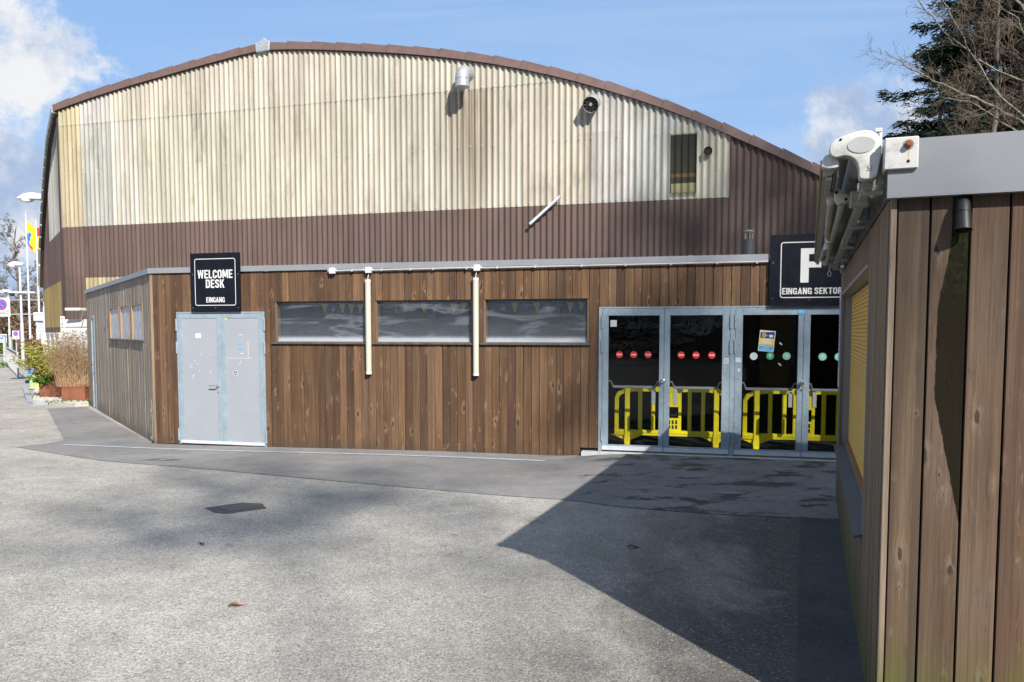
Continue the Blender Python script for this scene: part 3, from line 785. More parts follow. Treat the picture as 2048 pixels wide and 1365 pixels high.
    for nm, z0, z1, mt in (('light_rail', 4.80, 4.87, plain('rusty_rail', (0.15, 0.08, 0.045), 0.8)), ('light_board', 4.50, 4.68, plain('pale_board', (0.34, 0.34, 0.25), 0.8))):
        q = corr_mesh(nm, 3.30, 3.78, z0, lambda x, z1=z1: z1, lift=0.016); q.materials.clear(); q.materials.append(mt); link(nm, q, fr)
cladding()

def hall_xyz(s, d, z):
    return (Vector((0, 17.0, 0)) + Vector((math.cos(HA), -math.sin(HA), 0)) * s + Vector((math.sin(HA), math.cos(HA), 0)) * d + Vector((0, 0, z))) * HS + Vector((0, 0, 1.75 * (1 - HS)))
# elbow duct
t = thing('vent_duct', 'bent galvanised air duct opening downwards high on the cream gable', 'air duct', hall_xyz(-1.0, 0, 7.02), -HA)
pts = [(0.02, 0.0, 0.16), (0.02, -0.16, 0.16)] + [(0.02 - 0.0 * k, -0.16 - 0.20 * math.sin(a), 0.16 - 0.20 * (1 - math.cos(a))) for k, a in enumerate([R(22), R(45), R(67)])] + [(0.02, -0.36, -0.05), (0.02, -0.36, -0.20)]
MB().tube(pts, 0.155, 24, caps=False).build('duct', ZINC, t, smooth=True)
for z in (-0.03, -0.195): MB().lathe([(0.156, -0.010), (0.163, 0.0), (0.156, 0.010)], 24, org=(0.02, -0.36, z)).build('seam_ring', ZINC, t, smooth=True)
MB().lathe([(0.15, 0.0), (0.15, 0.004)], 24, org=(0.02, -0.36, -0.12)).build('dark_throat', DARKVOID, t)
t = thing('exhaust_fan', 'round galvanised fan outlet with dark fan blades on the cream gable', 'exhaust fan', hall_xyz(1.72, 0, 6.33), -HA)
ax = Vector((0, -0.86, -0.50)).normalized()
MB().tube([(0, 0.03, 0.06), (0, -0.10, 0.06), Vector((0, -0.10, 0.06)) + ax * 0.10, Vector((0, -0.10, 0.06)) + ax * 0.24], 0.165, 24, caps=False).build('duct', ZINC, t, smooth=True)
c0 = Vector((0, -0.10, 0.06)) + ax * 0.20
MB().tube([c0, c0 + ax * 0.004], 0.160, 24).build('dark_throat', DARKVOID, t)
sidev = Vector((1, 0, 0)); upv = sidev.cross(ax).normalized()
for k in range(10):
    a = 2 * math.pi * k / 10; rr = sidev * math.cos(a) + upv * math.sin(a); tn = (sidev * -math.sin(a) + upv * math.cos(a)) * 0.02
    p = c0 + ax * 0.015
    MB().face([p + rr * 0.03 - tn * 0.4, p + rr * 0.15 - tn + ax * 0.008, p + rr * 0.15 + tn, p + rr * 0.03 + tn * 0.4]).build('blade', BROWNDK, t)
MB().tube([c0 + ax * 0.006, c0 + ax * 0.03], 0.032, 12).build('hub', GREYPL, t, smooth=True)
t = thing('pipe_stub', 'short black-mouthed round pipe stub sticking out of cream gable beside the brown cladding', 'pipe', hall_xyz(4.01, 0, 5.26), -HA)
MB().tube([(0, 0.03, 0.02), (0, -0.13, 0.0)], 0.086, 20, caps=False).build('pipe', SLATEG, t, smooth=True)
MB().tube([(0, -0.105, 0.003), (0, -0.11, 0.003)], 0.083, 20).build('dark_throat', DARKVOID, t)
t = thing('slanted_light_tube', 'slanting grey tube lamp across the cream and brown seam of the gable', 'tube light', hall_xyz(0.745, -0.12, 4.255), -HA)
MB().tube([(-0.315, 0, -0.265), (0.315, 0, 0.265)], 0.032, 12).build('tube', plain('grey_lamp_plastic', (0.46, 0.48, 0.49), 0.4), t, smooth=True)
for k in (-1, 1): MB().tube([(k * 0.315, 0, k * 0.265), (k * 0.338, 0, k * 0.284)], 0.036, 12).build('end_cap', GREYPL, t, smooth=True)
for k in (-0.18, 0.18): MB().tube([(k, 0, k * 0.84), (k, 0.12, k * 0.84)], 0.012, 8).build('bracket', GREYPL, t)
t = thing('wall_lamp', 'small white box fixed low on the brown side of the hall by street', 'wall lamp', (0, 0, 0))
p = hall_xyz(-11.79 - 0.774 * 5.75, 0.633 * 5.75, 1.35) + Vector((-0.09, -0.06, 0))
t.location = p; t.rotation_euler = (0, 0, -R(55.6))
MB().box(-0.13, 0.13, -0.10, 0.06, -0.02, 0.38).build('housing', WHITE, t, bevel=0.03, seg=2); MB().box(-0.05, 0.05, -0.05, 0.05, -0.25, -0.02).build('pipe', GREYPL, t)

# ------------------------------------------------------------------ the timber annex
annex = thing('timber_annex', 'low flat-roofed annex clad in upright brown planks with windows and doors', 'building', ANX_O, -ANX_A)
PL_CACHE = {}
def plank(parent, name, x0, x1, z0, z1, mat, col, loc=(0, 0, 0), rz=0.0, th=0.024, gap=0.005, ch=0.005, dy=0.0):
    w = x1 - x0 - gap; h = z1 - z0
    key = (name, round(w, 3), round(h, 2), th, mat.name)
    if key not in PL_CACHE:
        poly = [(0, 0), (0, -th + ch), (ch, -th), (w - ch, -th), (w, -th + ch), (w, 0)]
        PL_CACHE[key] = MB().prism(poly, 'z', 0, h).mesh(name, [mat])
    M = Matrix.Translation(loc) @ Matrix.Rotation(rz, 4, 'Z')
    o = bpy.data.objects.new(name, PL_CACHE[key]); COL.objects.link(o); o.parent = parent
    o.location = M @ Vector((x0 + gap / 2, dy, z0)); o.rotation_euler = (0, 0, rz); o.color = col
    return o
PLC = [(0.104, 0.057, 0.029), (0.088, 0.047, 0.024), (0.126, 0.070, 0.037), (0.070, 0.038, 0.021), (0.114, 0.066, 0.037)]
OPEN = [(-5.46, -3.91, -1, 2.055), (-3.73, -2.20, 1.585, 2.205), (-2.08, -0.58, 1.585, 2.205), (-0.41, 1.10, 1.585, 2.205), (1.24, 6.02, -1, 2.085)]
brk = [-5.90, -5.46, -3.91, -3.73, -2.20, -2.08, -0.58, -0.41, 1.10, 1.24, 6.02, 6.3]
def cols(a, b, w=0.117):
    n = max(1, round((b - a) / w)); q = [a + (b - a) * i / n for i in range(n + 1)]
    for i in range(1, n): q[i] += random.uniform(-0.004, 0.004)
    return list(zip(q, q[1:]))
for a, b in zip(brk, brk[1:]):
    for x0, x1 in cols(a, b):
        m = (x0 + x1) / 2
        c = random.choice(PLC); dy = random.uniform(-0.003, 0.003)
        zb = -0.05 + 0.05 * sm(-5, 0, m) + random.uniform(-0.012, 0.012)
        if m > 0.98: zb = 0.135
        segs = [(zb, 2.665)]
        for (o0, o1, oz0, oz1) in OPEN:
            if o0 < m < o1:
                segs = ([(zb, oz0)] if oz0 > 0 else []) + [(oz1, 2.665)]
        for z0, z1 in segs: plank(annex, 'plank', x0, x1, z0, z1, WOOD, jit(c, 0.12, 0.02), dy=dy)
SIDE_L = (-5.92, 0.0, 0.0); SIDE_R = -math.atan2(0.66, 0.751)
SO = [(0.72, 1.86, 1.61, 2.225), (1.98, 3.12, 1.61, 2.225), (3.24, 4.48, 1.61, 2.225), (6.85, 7.42, -1, 2.12)]
sb = [0.02, 0.72, 1.86, 1.98, 3.12, 3.24, 4.48, 6.85, 7.42, 8.25]
for a, b in zip(sb, sb[1:]):
    for t0, t1 in cols(a, b, 0.125):
        m = (t0 + t1) / 2
        segs = [(-0.07, 2.665)]
        for (o0, o1, oz0, oz1) in SO:
            if o0 < m < o1: segs = ([(-0.07, oz0)] if oz0 > 0 else []) + [(oz1, 2.665)]
        for z0, z1 in segs:
            plank(annex, 'plank', -t1, -t0, z0, z1, WOOD_SIDE, jit(random.choice([(0.23, 0.195, 0.155), (0.20, 0.165, 0.125), (0.27, 0.235, 0.195), (0.225, 0.175, 0.13)]), 0.15, 0.04), SIDE_L, SIDE_R, dy=random.uniform(-0.003, 0.003))
plank(annex, 'corner_board', -5.945, -5.895, -0.07, 2.665, WOOD, (0.22, 0.155, 0.10, 1), gap=0.0, dy=-0.004)
# backing, interior walls, floor, roof
shell = MB()
def wallbox(x0, x1, z0, z1): shell.box(x0, x1, 0.005, 0.09, z0, z1)
xs_ = [-5.88, -5.46, -3.91, -3.73, -2.20, -2.08, -0.58, -0.41, 1.10, 1.24, 6.02, 6.3]
for a, b in zip(xs_, xs_[1:]):
    m = (a + b) / 2; segs = [(-0.3, 2.66)]
    for (o0, o1, oz0, oz1) in OPEN:
        if o0 < m < o1: segs = ([(-0.3, oz0)] if oz0 > 0 else []) + [(oz1, 2.66)]
    for z0, z1 in segs: wallbox(a, b, z0, z1)
shell.build('backing', DARKVOID, annex)
shell = MB()
for a, b in zip(sb, sb[1:]):
    m = (a + b) / 2; segs = [(-0.3, 2.66)]
    for (o0, o1, oz0, oz1) in SO:
        if o0 < m < o1: segs = ([(-0.3, oz0)] if oz0 > 0 else []) + [(oz1, 2.66)]
    for z0, z1 in segs: shell.box(-b, -a, 0.005, 0.09, z0, z1)
shell.build('backing', DARKVOID, annex, SIDE_L, (0, 0, SIDE_R))
sx, sy = -5.92 - 0.751 * 8.25, 0.66 * 8.25
MB().prism([(-5.88, 0.02), (6.3, 0.02), (6.3, 5.9), (-12.1, 6.55), (sx + 0.05, sy)], 'z', 2.665, 2.735).build('roof', ZINC, annex)
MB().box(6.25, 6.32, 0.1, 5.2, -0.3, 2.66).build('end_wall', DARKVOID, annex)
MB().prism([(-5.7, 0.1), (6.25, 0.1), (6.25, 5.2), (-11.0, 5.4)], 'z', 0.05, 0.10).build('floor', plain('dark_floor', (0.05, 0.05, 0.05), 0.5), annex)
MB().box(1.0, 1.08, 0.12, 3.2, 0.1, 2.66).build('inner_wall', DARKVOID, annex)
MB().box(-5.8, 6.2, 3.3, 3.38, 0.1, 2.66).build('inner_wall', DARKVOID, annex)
# roof edge in lengths, with lapped joints
ed = MB(); x = -5.93
while x < 6.3:
    x1 = min(6.3, x + 2.1)
    ed.box(x, x1 - 0.002, -0.055, 0.02, 2.668, 2.752); ed.box(x1 - 0.05, x1 + 0.02, -0.059, 0.015, 2.664, 2.756)
    x = x1
ed.build('roof_edge', ALU, annex)
ed = MB(); t0 = 0.0
while t0 < 8.3:
    t1 = min(8.3, t0 + 2.1); ed.box(-t1, -t0 - 0.002, -0.055, 0.02, 2.668, 2.752); t0 = t1
ed.build('roof_edge', ALU, annex, SIDE_L, (0, 0, SIDE_R))
MB().tube([(-5.955, -0.035, 0.0), (-5.955, -0.035, 0.66)], 0.011, 8).tube([(-5.955, -0.05, 0.03), (-5.955, -0.05, 0.07)], 0.024, 8).tube([(-5.955, -0.05, 0.47), (-5.955, -0.05, 0.50)], 0.024, 8).build('corner_rod', STEEL, annex)
# front windows
for k, (a, b) in enumerate([(-3.73, -2.20), (-2.08, -0.58), (-0.41, 1.10)]):
    w = MB().box(a, a + 0.022, -0.012, 0.10, 1.585, 2.205).box(b - 0.022, b, -0.012, 0.10, 1.585, 2.205).box(a + 0.022, b - 0.022, 0.004, 0.10, 2.190, 2.205).box(a + 0.022, b - 0.022, -0.012, 0.10, 1.585, 1.60)
    fr = w.build('window', plain('window_reveal_wood', (0.13, 0.085, 0.053), 0.7) if k == 0 else MATS['window_reveal_wood'], annex)
    MB().box(a + 0.022, b - 0.022, 0.030, 0.040, 1.60, 2.185).build('pane', POLY, fr)
    MB().box(a - 0.045, b + 0.02, -0.06, -0.012, 1.562, 1.584).build('sill', ALU_DARK, fr)
    lg = MB().box(a + 0.025, b - 0.025, 0.055, 0.22, 1.58, 1.622).box(a + 0.025, b - 0.025, 0.10, 0.12, 1.622, 1.655); lg.build('inner_ledge', WHITE, fr)
# side windows
for (t0, t1, z0, z1) in SO[:3]:
    w = MB().box(-t1, -t1 + 0.06, -0.028, 0.09, z0, z1).box(-t0 - 0.06, -t0, -0.028, 0.09, z0, z1).box(-t1 + 0.06, -t0 - 0.06, -0.024, 0.09, z1 - 0.02, z1)
    fr = w.build('window', OCHREW, annex, SIDE_L, (0, 0, SIDE_R))
    MB().box(-t1 + 0.06, -t0 - 0.06, 0.0, 0.012, z0, z1 - 0.02).build('pane', POLYW, fr)
    MB().box(-t1 - 0.02, -t0 + 0.03, -0.06, -0.014, z0 - 0.022, z0 - 0.001).build('sill', ALU_DARK, fr)
# side door
w = MB().box(-7.42, -7.37, -0.03, 0.08, -0.05, 2.12).box(-6.90, -6.85, -0.03, 0.08, -0.05, 2.12).box(-7.37, -6.90, -0.03, 0.08, 2.06, 2.12)
fr = w.build('side_door', GALV, annex, SIDE_L, (0, 0, SIDE_R))
MB().box(-7.37, -6.90, -0.012, 0.05, -0.04, 2.06).build('leaf', DOORGREY, fr); MB().tube([(-6.97, -0.06, 0.98), (-7.08, -0.06, 0.98)], 0.012, 8).box(-6.985, -6.965, -0.06, 0.0, 0.97, 0.99).build('handle', STEEL, fr)

# the grey double door
def leaf_frame(x0, x1, z0, z1, wl, wr, wt, wb, y0, y1):
    return MB().box(x0, x0 + wl, y0, y1, z0, z1).box(x1 - wr, x1, y0, y1, z0, z1).box(x0 + wl, x1 - wr, y0 + 0.0015, y1, z1 - wt, z1).box(x0 + wl, x1 - wr, y0 + 0.0015, y1, z0, z0 + wb)
dd = MB().box(-5.462, -5.435, -0.034, 0.09, -0.035, 2.055).box(-3.935, -3.908, -0.034, 0.09, -0.035, 2.055).box(-5.435, -3.935, -0.032, 0.09, 2.033, 2.055).build('double_door', GALV, annex)
for a, b in ((-5.433, -4.672), (-4.668, -3.937)):
    lf = leaf_frame(a, b, -0.02, 2.03, 0.075, 0.075, 0.075, 0.07, -0.030, 0.03).build('leaf', GALV, dd, bevel=0.003)
    MB().box(a + 0.075, b - 0.075, -0.022, 0.02, 0.05, 1.955).build('door_panel', DOORGREY, dd)
MB().box(-5.433, -3.937, -0.036, -0.031, -0.02, 0.03).build('kick_plate', plain('pale_kick_plate', (0.52, 0.55, 0.58), 0.5, 0.2), dd)
MB().box(-5.435, -3.935, -0.02, 0.05, -0.045, -0.022).build('threshold', RUBBER, dd)
for z in (0.02, 1.40, 1.76):
    for x in (-5.462, -3.905):
        MB().tube([(x, -0.042, z), (x, -0.042, z + 0.19)], 0.013, 8).build('hinge', GALV, dd)
h = MB().tube([(-4.735, -0.03, 0.905), (-4.735, -0.085, 0.905), (-4.76, -0.09, 0.905), (-4.86, -0.09, 0.905)], 0.010, 8).disc(-4.735, 0.905, 0.026, -0.038, -0.028, 14).disc(-4.735, 0.81, 0.016, -0.036, -0.028, 10)
h.build('handle', STEEL, dd, smooth=True)
MB().box(-5.13, -5.03, -0.0245, -0.0225, 1.645, 1.72).build('sticker', WHITE, dd)
st = MB().disc(-4.43, 1.105, 0.042, -0.0245, -0.0225, 18, 0).disc(-4.43, 1.105, 0.033, -0.0255, -0.0246, 18, 1)
st.prism([(-4.43, 1.128), (-4.405, 1.085), (-4.418, 1.085), (-4.43, 1.105), (-4.442, 1.085), (-4.455, 1.085)], 'y', -0.0265, -0.0256, 0)
st.build('sticker', [WHITE, NAVY], dd)
rs = MB()
for (x, z, w, hh, m) in [(-4.33, 1.70, 0.06, 0.010, 0), (-4.345, 1.545, 0.05, 0.009, 1), (-4.335, 1.49, 0.075, 0.010, 1), (-4.31, 1.41, 0.058, 0.010, 0), (-4.345, 1.337, 0.39, 0.006, 0), (-4.60 + 0.02, 1.945, 0.04, 0.022, 2)]:
    rs.box(x - w / 2, x + w / 2, -0.0240, -0.0225, z - hh / 2, z + hh / 2, m)
rs.box(-4.205, -4.199, -0.0240, -0.0225, 1.337, 1.60, 0)
for x, z, dx, dz in [(-5.06, 1.385, 0.03, 0.02), (-4.90, 1.385, 0.01, 0.01), (-5.06, 1.115, -0.025, 0.02), (-4.89, 1.11, 0.02, 0.02), (-4.365, 1.25, 0.03, 0.04), (-5.16, 1.285, 0.015, 0.012), (-5.11, 1.235, 0.01, 0.012)]:
    rs.face([(x, -0.0240, z), (x + dx, -0.0240, z + dz), (x + dx + 0.01, -0.0240, z + dz + 0.006), (x + 0.012, -0.0240, z - 0.004)], 0)
rs.build('tape_residue', [WHITE, SKYB, YPRINT], dd)['kind'] = 'stuff'
sp = MB()
for cx, cz, r in [(-5.23, 1.215, 0.022), (-5.19, 1.04, 0.028), (-5.22, 1.19, 0.014), (-5.155, 1.29, 0.010), (-5.10, 1.24, 0.008)]:
    for k in range(9):
        a = random.uniform(0, 6.28); q = r * random.random() ** 0.5 * 1.6
        sp.disc(cx + q * math.cos(a), cz + q * 1.3 * math.sin(a), r * random.uniform(0.12, 0.32), -0.0236, -0.0225, 7)
sp.build('paint_splash', plain('chalky_splash', (0.46, 0.50, 0.55), 0.7), dd)['kind'] = 'stuff'

# glazed entrance doors
gf = MB().box(1.24, 1.285, -0.034, 0.09, 0.095, 2.085).box(2.985, 3.045, -0.034, 0.09, 0.095, 2.085).box(4.74, 4.80, -0.034, 0.09, 0.095, 2.085).box(5.97, 6.02, -0.034, 0.09, 0.095, 2.085).box(1.285, 5.97, -0.030, 0.09, 2.062, 2.085)
gframe = gf.build('door_frame', GALV, annex)
MB().box(1.02, 6.02, -0.14, 0.10, 0.03, 0.092).build('door_sill', plain('pale_sill_stone', (0.40, 0.41, 0.41), 0.75, 0, 0.2, 8.0), annex)
def no_entry(mb, x, z, r=0.047, y=-0.0):
    mb.disc(x, z, r, y - 0.0015, y, 22, 0); mb.box(x - r * 0.72, x + r * 0.72, y - 0.0026, y - 0.0016, z - r * 0.19, z + r * 0.19, 1)
def arrow(mb, x, z, r, y, m0, m1):
    mb.disc(x, z, r, y - 0.0015, y, 22, m0)
    k = r
    mb.prism([(x - .13 * k, z - .62 * k), (x + .13 * k, z - .62 * k), (x + .13 * k, z + .22 * k), (x + .44 * k, z - .10 * k), (x + .58 * k, z + .06 * k), (x, z + .64 * k), (x - .58 * k, z + .06 * k), (x - .44 * k, z - .10 * k), (x - .13 * k, z + .22 * k)], 'y', y - 0.0026, y - 0.0016, m1)
leaves = [(1.288, 2.122, 0.082, 0.062, 'R'), (2.126, 2.982, 0.075, 0.10, 'L'), (3.048, 3.895, 0.092, 0.065, 'R'), (3.899, 4.737, 0.08, 0.09, 'L'), (4.803, 5.385, 0.08, 0.07, 'R'), (5.389, 5.967, 0.07, 0.08, 'L')]
for k, (a, b, wl, wr, side) in enumerate(leaves):
    lf = leaf_frame(a, b, 0.115, 2.058, wl, wr, 0.092, 0.075, -0.030, 0.03).build('glass_door', GALV, annex, bevel=0.003)
    px0, px1 = a + wl, b - wr
    MB().box(px0, px1, -0.004, 0.004, 0.19, 1.966).build('pane', GLASS, lf)
    MB().box(a + 0.003, b - 0.003, -0.0345, -0.0302, 0.118, 0.175).build('kick_plate', MATS['pale_kick_plate'], lf)
    hx = a - 0.004 if side == 'R' else b + 0.004
    for z in (0.24, 1.46, 1.79): MB().tube([(hx, -0.040, z), (hx, -0.040, z + 0.085)], 0.013, 8).tube([(hx, -0.040, z + 0.09), (hx, -0.040, z + 0.175)], 0.013, 8).build('hinge', GALV, lf)
    # inside push bar on curved arms
    bz = 0.985
    MB().box(px0 + 0.05, px1 - 0.05, 0.095, 0.12, bz - 0.018, bz + 0.018).build('push_bar', ALU, lf, bevel=0.005)
    for ex, sgn in ((px0, 1), (px1, -1)):
        MB().tube([(ex + 0.0 * sgn, 0.03, bz + 0.085), (ex + 0.025 * sgn, 0.06, bz + 0.08), (ex + 0.045 * sgn, 0.10, bz + 0.03), (ex + 0.055 * sgn, 0.107, bz)], 0.012, 8).build('bar_arm', ALU, lf, smooth=True)
    lx = px1 - 0.10 if side == 'R' else px0 + 0.05
    MB().box(lx, lx + 0.05, 0.03, 0.10, bz - 0.23, bz - 0.03).build('latch_box', GREYPL, lf, bevel=0.004)
    if side == 'R':
        MB().lathe([(0.028, 0.0), (0.030, 0.012), (0.014, 0.02), (0.013, 0.04), (0.026, 0.046), (0.030, 0.06), (0.022, 0.075)], 16).build('knob', STEEL, lf, (b - 0.0325 + 0.02, -0.030, 1.08), (R(90), 0, 0), smooth=True)
        MB().disc(b - 0.012, 0.99, 0.014, -0.034, -0.029, 10).build('lock', STEEL, lf)
    if k < 2:
        for x in ((1.52, 1.715, 1.91) if k == 0 else (2.35, 2.545, 2.75)):
            s = MB(); no_entry(s, x, 1.435, 0.047, -0.0045); s.build('sticker', [RED, WHITE], lf)
    if k == 0:
        s = MB().box(1.395, 1.482, -0.006, -0.0045, 1.815, 1.905, 0).disc(1.438, 1.858, 0.028, -0.007, -0.0061, 16, 1).disc(1.438, 1.858, 0.012, -0.008, -0.0071, 12, 0); s.build('sticker', [WHITE, PALEBL], lf)
    if k == 1:
        MB().box(2.905, 2.965, -0.0325, -0.0302, 1.325, 1.40, 0).box(2.915, 2.955, -0.0338, -0.0326, 1.34, 1.385, 1).build('sticker', [PALEBL, GREYPL], lf)
    if k == 2:
        s = MB(); arrow(s, 3.285, 1.425, 0.049, -0.0045, 0, 1); s.build('sticker', [PALEBL, WHITE], lf)
        s = MB(); arrow(s, 3.49, 1.43, 0.049, -0.0045, 0, 1); s.build('sticker', [GREEN, WHITE], lf)
        s = MB(); arrow(s, 3.695, 1.43, 0.050, -0.0045, 0, 1); s.build('sticker', [MINT, WHITE], lf)
        s = MB().disc(3.865, 2.005, 0.043, -0.0330, -0.0302, 24, 0); text_polys('1312', 3.832, 3.898, 1.987, 2.022, -0.0336, s, 1); s.build('sticker', [SKYB, WHITE], lf)
        s = MB().box(-0.098, 0.098, -0.0015, 0, -0.137, 0.137, 0)
        s.box(-0.088, 0.088, -0.0022, -0.0016, 0.035, 0.127, 1).box(-0.088, 0.088, -0.0022, -0.0016, -0.05, 0.030, 2).box(-0.088, 0.088, -0.0022, -0.0016, -0.127, -0.05, 3)
        s.prism([(-0.088, 0.108), (-0.088, 0.127), (0.088, 0.127)], 'y', -0.0028, -0.0023, 2)
        s.disc(-0.042, 0.072, 0.027, -0.0028, -0.0023, 18, 2).disc(-0.042, 0.072, 0.018, -0.0034, -0.0029, 16, 1).prism([(-0.042, 0.084), (-0.030, 0.062), (-0.042, 0.07), (-0.054, 0.062)], 'y', -0.004, -0.0035, 0)
        s.disc(0.048, 0.068, 0.026, -0.0028, -0.0023, 18, 0, 0.02)
        text_polys('VS', -0.007, 0.014, 0.064, 0.078, -0.0028, s, 0)
        for z in (0.012, -0.018): s.box(-0.058, 0.058, -0.0028, -0.0023, z - 0.009, z + 0.009, 0)
        for z, w in ((-0.066, 0.078), (-0.088, 0.04), (-0.113, 0.078)): s.box(-w, w, -0.0028, -0.0023, z - 0.004, z + 0.004, 0)
        s.build('poster', [WHITE, NAVY, YPRINT, SKYB], lf, (3.445, -0.0055, 1.625), (0, R(5), 0))
        s = MB()
        for (x, z, dx) in [(3.60, 1.60, 0.03), (3.59, 1.33, 0.035), (3.41, 1.315, -0.04)]:
            s.face([(x, -0.0052, z), (x + dx, -0.0052, z - 0.03), (x + dx + 0.012, -0.0052, z - 0.022), (x + 0.012, -0.0052, z + 0.01)])
        s.build('tape_residue', PALEBL, lf)['kind'] = 'stuff'
        MB().box(3.052, 3.125, -0.0325, -0.0302, 1.345, 1.405).disc(3.10, 1.245, 0.022, -0.0325, -0.0302, 10).build('sticker', [PALEBL], lf)
    if k == 3:
        for x in (4.135, 4.33, 4.52):
            s = MB(); arrow(s, x, 1.425, 0.05, -0.0045, 0, 1); s.build('sticker', [MINT, WHITE], lf)

# ------------------------------------------------------------------ things on and in the annex
def axyz(s, d, z): return ANX_O + AT * s + AN * d + Vector((0, 0, z))
def sign_board(name, label, w, h, loc, draw, screws):
    t = thing(name, label, 'sign', loc, -ANX_A)
    MB().box(-w / 2, w / 2, -0.006, 0.012, -h / 2, h / 2).build('board', BLACK, t)
    MB().box(-w / 2 + 0.1, w / 2 - 0.1, 0.012, 0.045, -h * 0.1, h * 0.1).build('batten', GREYPL, t)
    mb = MB(); draw(mb); mb.build('lettering', WHITE, t)
    for x, z in screws: MB().disc(x, z, 0.007, -0.009, -0.006, 8).build('screw', STEEL, t)
    return t
def ring(mb, x0, x1, z0, z1, r, w, y):
    def rr(x0, x1, z0, z1, r):
        P = []
        for cx, cz, a0 in ((x1 - r, z1 - r, 0), (x0 + r, z1 - r, 90), (x0 + r, z0 + r, 180), (x1 - r, z0 + r, 270)):
            for k in range(5): a = R(a0 + 22.5 * k); P.append((cx + r * math.cos(a), cz + r * math.sin(a)))
        return P
    o = rr(x0, x1, z0, z1, r); i = rr(x0 + w, x1 - w, z0 + w, z1 - w, r - w)
    for k in range(len(o)):
        l = (k + 1) % len(o)
        mb.face([(o[k][0], y, o[k][1]), (o[l][0], y, o[l][1]), (i[l][0], y, i[l][1]), (i[k][0], y, i[k][1])])
def draw1(mb):
    y = -0.0085; ring(mb, -0.36, 0.36, -0.365, 0.36, 0.035, 0.011, y)
    block_text('WELCOME', -0.308, 0.308, 0.055, 0.185, y, mb, 0)
    block_text('DESK', -0.165, 0.165, -0.092, 0.038, y, mb, 0)
    block_text('EINGANG', -0.163, 0.163, -0.315, -0.235, y, mb, 0)
sign_board('welcome_sign', 'black board reading WELCOME DESK and EINGANG above the grey double door', 0.872, 0.89, axyz(-4.715, -0.075, 2.515), draw1,
           [(-0.395, 0.12), (0.40, 0.11), (-0.40, -0.40), (0, -0.40), (0.40, -0.40)])
def draw2(mb):
    y = -0.0085; ring(mb, -0.36, 0.44, -0.355, 0.36, 0.035, 0.012, y)
    mb.prism([(-0.115, -0.16), (-0.015, -0.16), (-0.015, 0.03), (0.135, 0.03), (0.135, 0.105), (-0.015, 0.105), (-0.015, 0.20), (0.165, 0.20), (0.165, 0.275), (-0.115, 0.275)], 'y', y - 0.001, y)
    block_text('EINGANG SEKTOR', -0.335, 0.39, -0.308, -0.226, y, mb, 0)
sign_board('sector_sign', 'black board with a big white F and the words EINGANG SEKTOR above glass doors', 0.98, 0.91, axyz(3.95, -0.075, 2.535), draw2,
           [(-0.45, 0.1), (-0.45, -0.36), (0.0, -0.385), (0.03, 0.055)])
for k, (s, lab) in enumerate([(-2.17, 'cream upright tube light hanging between the first and second annex windows'), (-0.515, 'cream upright tube light hanging between the second and third annex windows')]):
    t = thing('tube_light', lab, 'tube light', axyz(s, -0.065, 1.12), -ANX_A, 'upright tube lights on the plank wall')
    MB().tube([(0, 0, 0.03), (0, 0, 1.35)], 0.042, 14).build('tube', CREAM, t, smooth=True)
    for z in (0.0, 1.35): MB().tube([(0, 0, z), (0, 0, z + 0.04)], 0.044, 14).build('end_cap', WHITE, t, smooth=True)
    MB().tube([(0, 0, -0.015), (0, 0, 0.0)], 0.018, 8).build('gland', BLACKPL, t)
    MB().tube([(0, 0, 1.39), (0.004, 0, 1.43), (0.012, 0.01, 1.47), (0.010, 0.01, 1.50)], 0.006, 6).build('cable', WHITE, t)
    for z in (0.3, 1.1): MB().box(-0.03, 0.03, 0.02, 0.05, z, z + 0.05).build('clip', GREYPL, t)
for s, lab in [(-2.735, 'small white junction box under the roof edge, at the free end of the conduit'), (-2.155, 'small white junction box above the tube light between first and second windows'), (-0.495, 'small white junction box above the tube light between second and third windows')]:
    t = thing('junction_box', lab, 'junction box', axyz(s, -0.065, 2.65), -ANX_A, 'junction boxes on the conduit')
    MB().box(-0.046, 0.046, -0.03, 0.035, -0.045, 0.042).build('box', WHITE, t, bevel=0.008, seg=2)
    for k in (-1, 1): MB().tube([(k * 0.046, 0, 0.0), (k * 0.075, 0, 0.0)], 0.014, 8).build('gland', WHITE, t)
t = thing('conduit', 'thin grey cable conduit running under the annex roof edge', 'conduit', axyz(0, -0.062, 2.648), -ANX_A)
cm = MB()
for a, b in ((-2.66, -2.23), (-2.08, -0.57), (-0.42, 3.44)): cm.tube([(a, 0, 0), (b, 0, 0.006)], 0.012, 8)
cm.build('pipe', GREYPL, t)
for x in (-2.42, -1.95, -1.5, -1.15, -0.65, -0.2, 0.35, 1.0, 1.6, 2.2, 2.8, 3.3): MB().box(x - 0.012, x + 0.012, -0.016, 0.035, -0.016, 0.018).build('clip', GREYPL, t)
t = thing('flue_pipe', 'dark metal flue with a caged cap standing on annex roof left of F board', 'flue', axyz(3.26, 1.9, 2.735), -ANX_A)
MB().tube([(0, 0, 0), (0, 0, 0.42)], 0.09, 18).build('pipe', plain('sooty_flue', (0.035, 0.037, 0.042), 0.6), t, smooth=True)
for k in range(5): MB().tube([(0.06 * math.cos(k * 1.257), 0.06 * math.sin(k * 1.257), 0.42), (0.06 * math.cos(k * 1.257), 0.06 * math.sin(k * 1.257), 0.545)], 0.008, 6).build('cage_bar', SLATEG, t)
MB().lathe([(0.08, 0.54), (0.08, 0.555), (0.02, 0.57)], 14).build('cap', SLATEG, t)

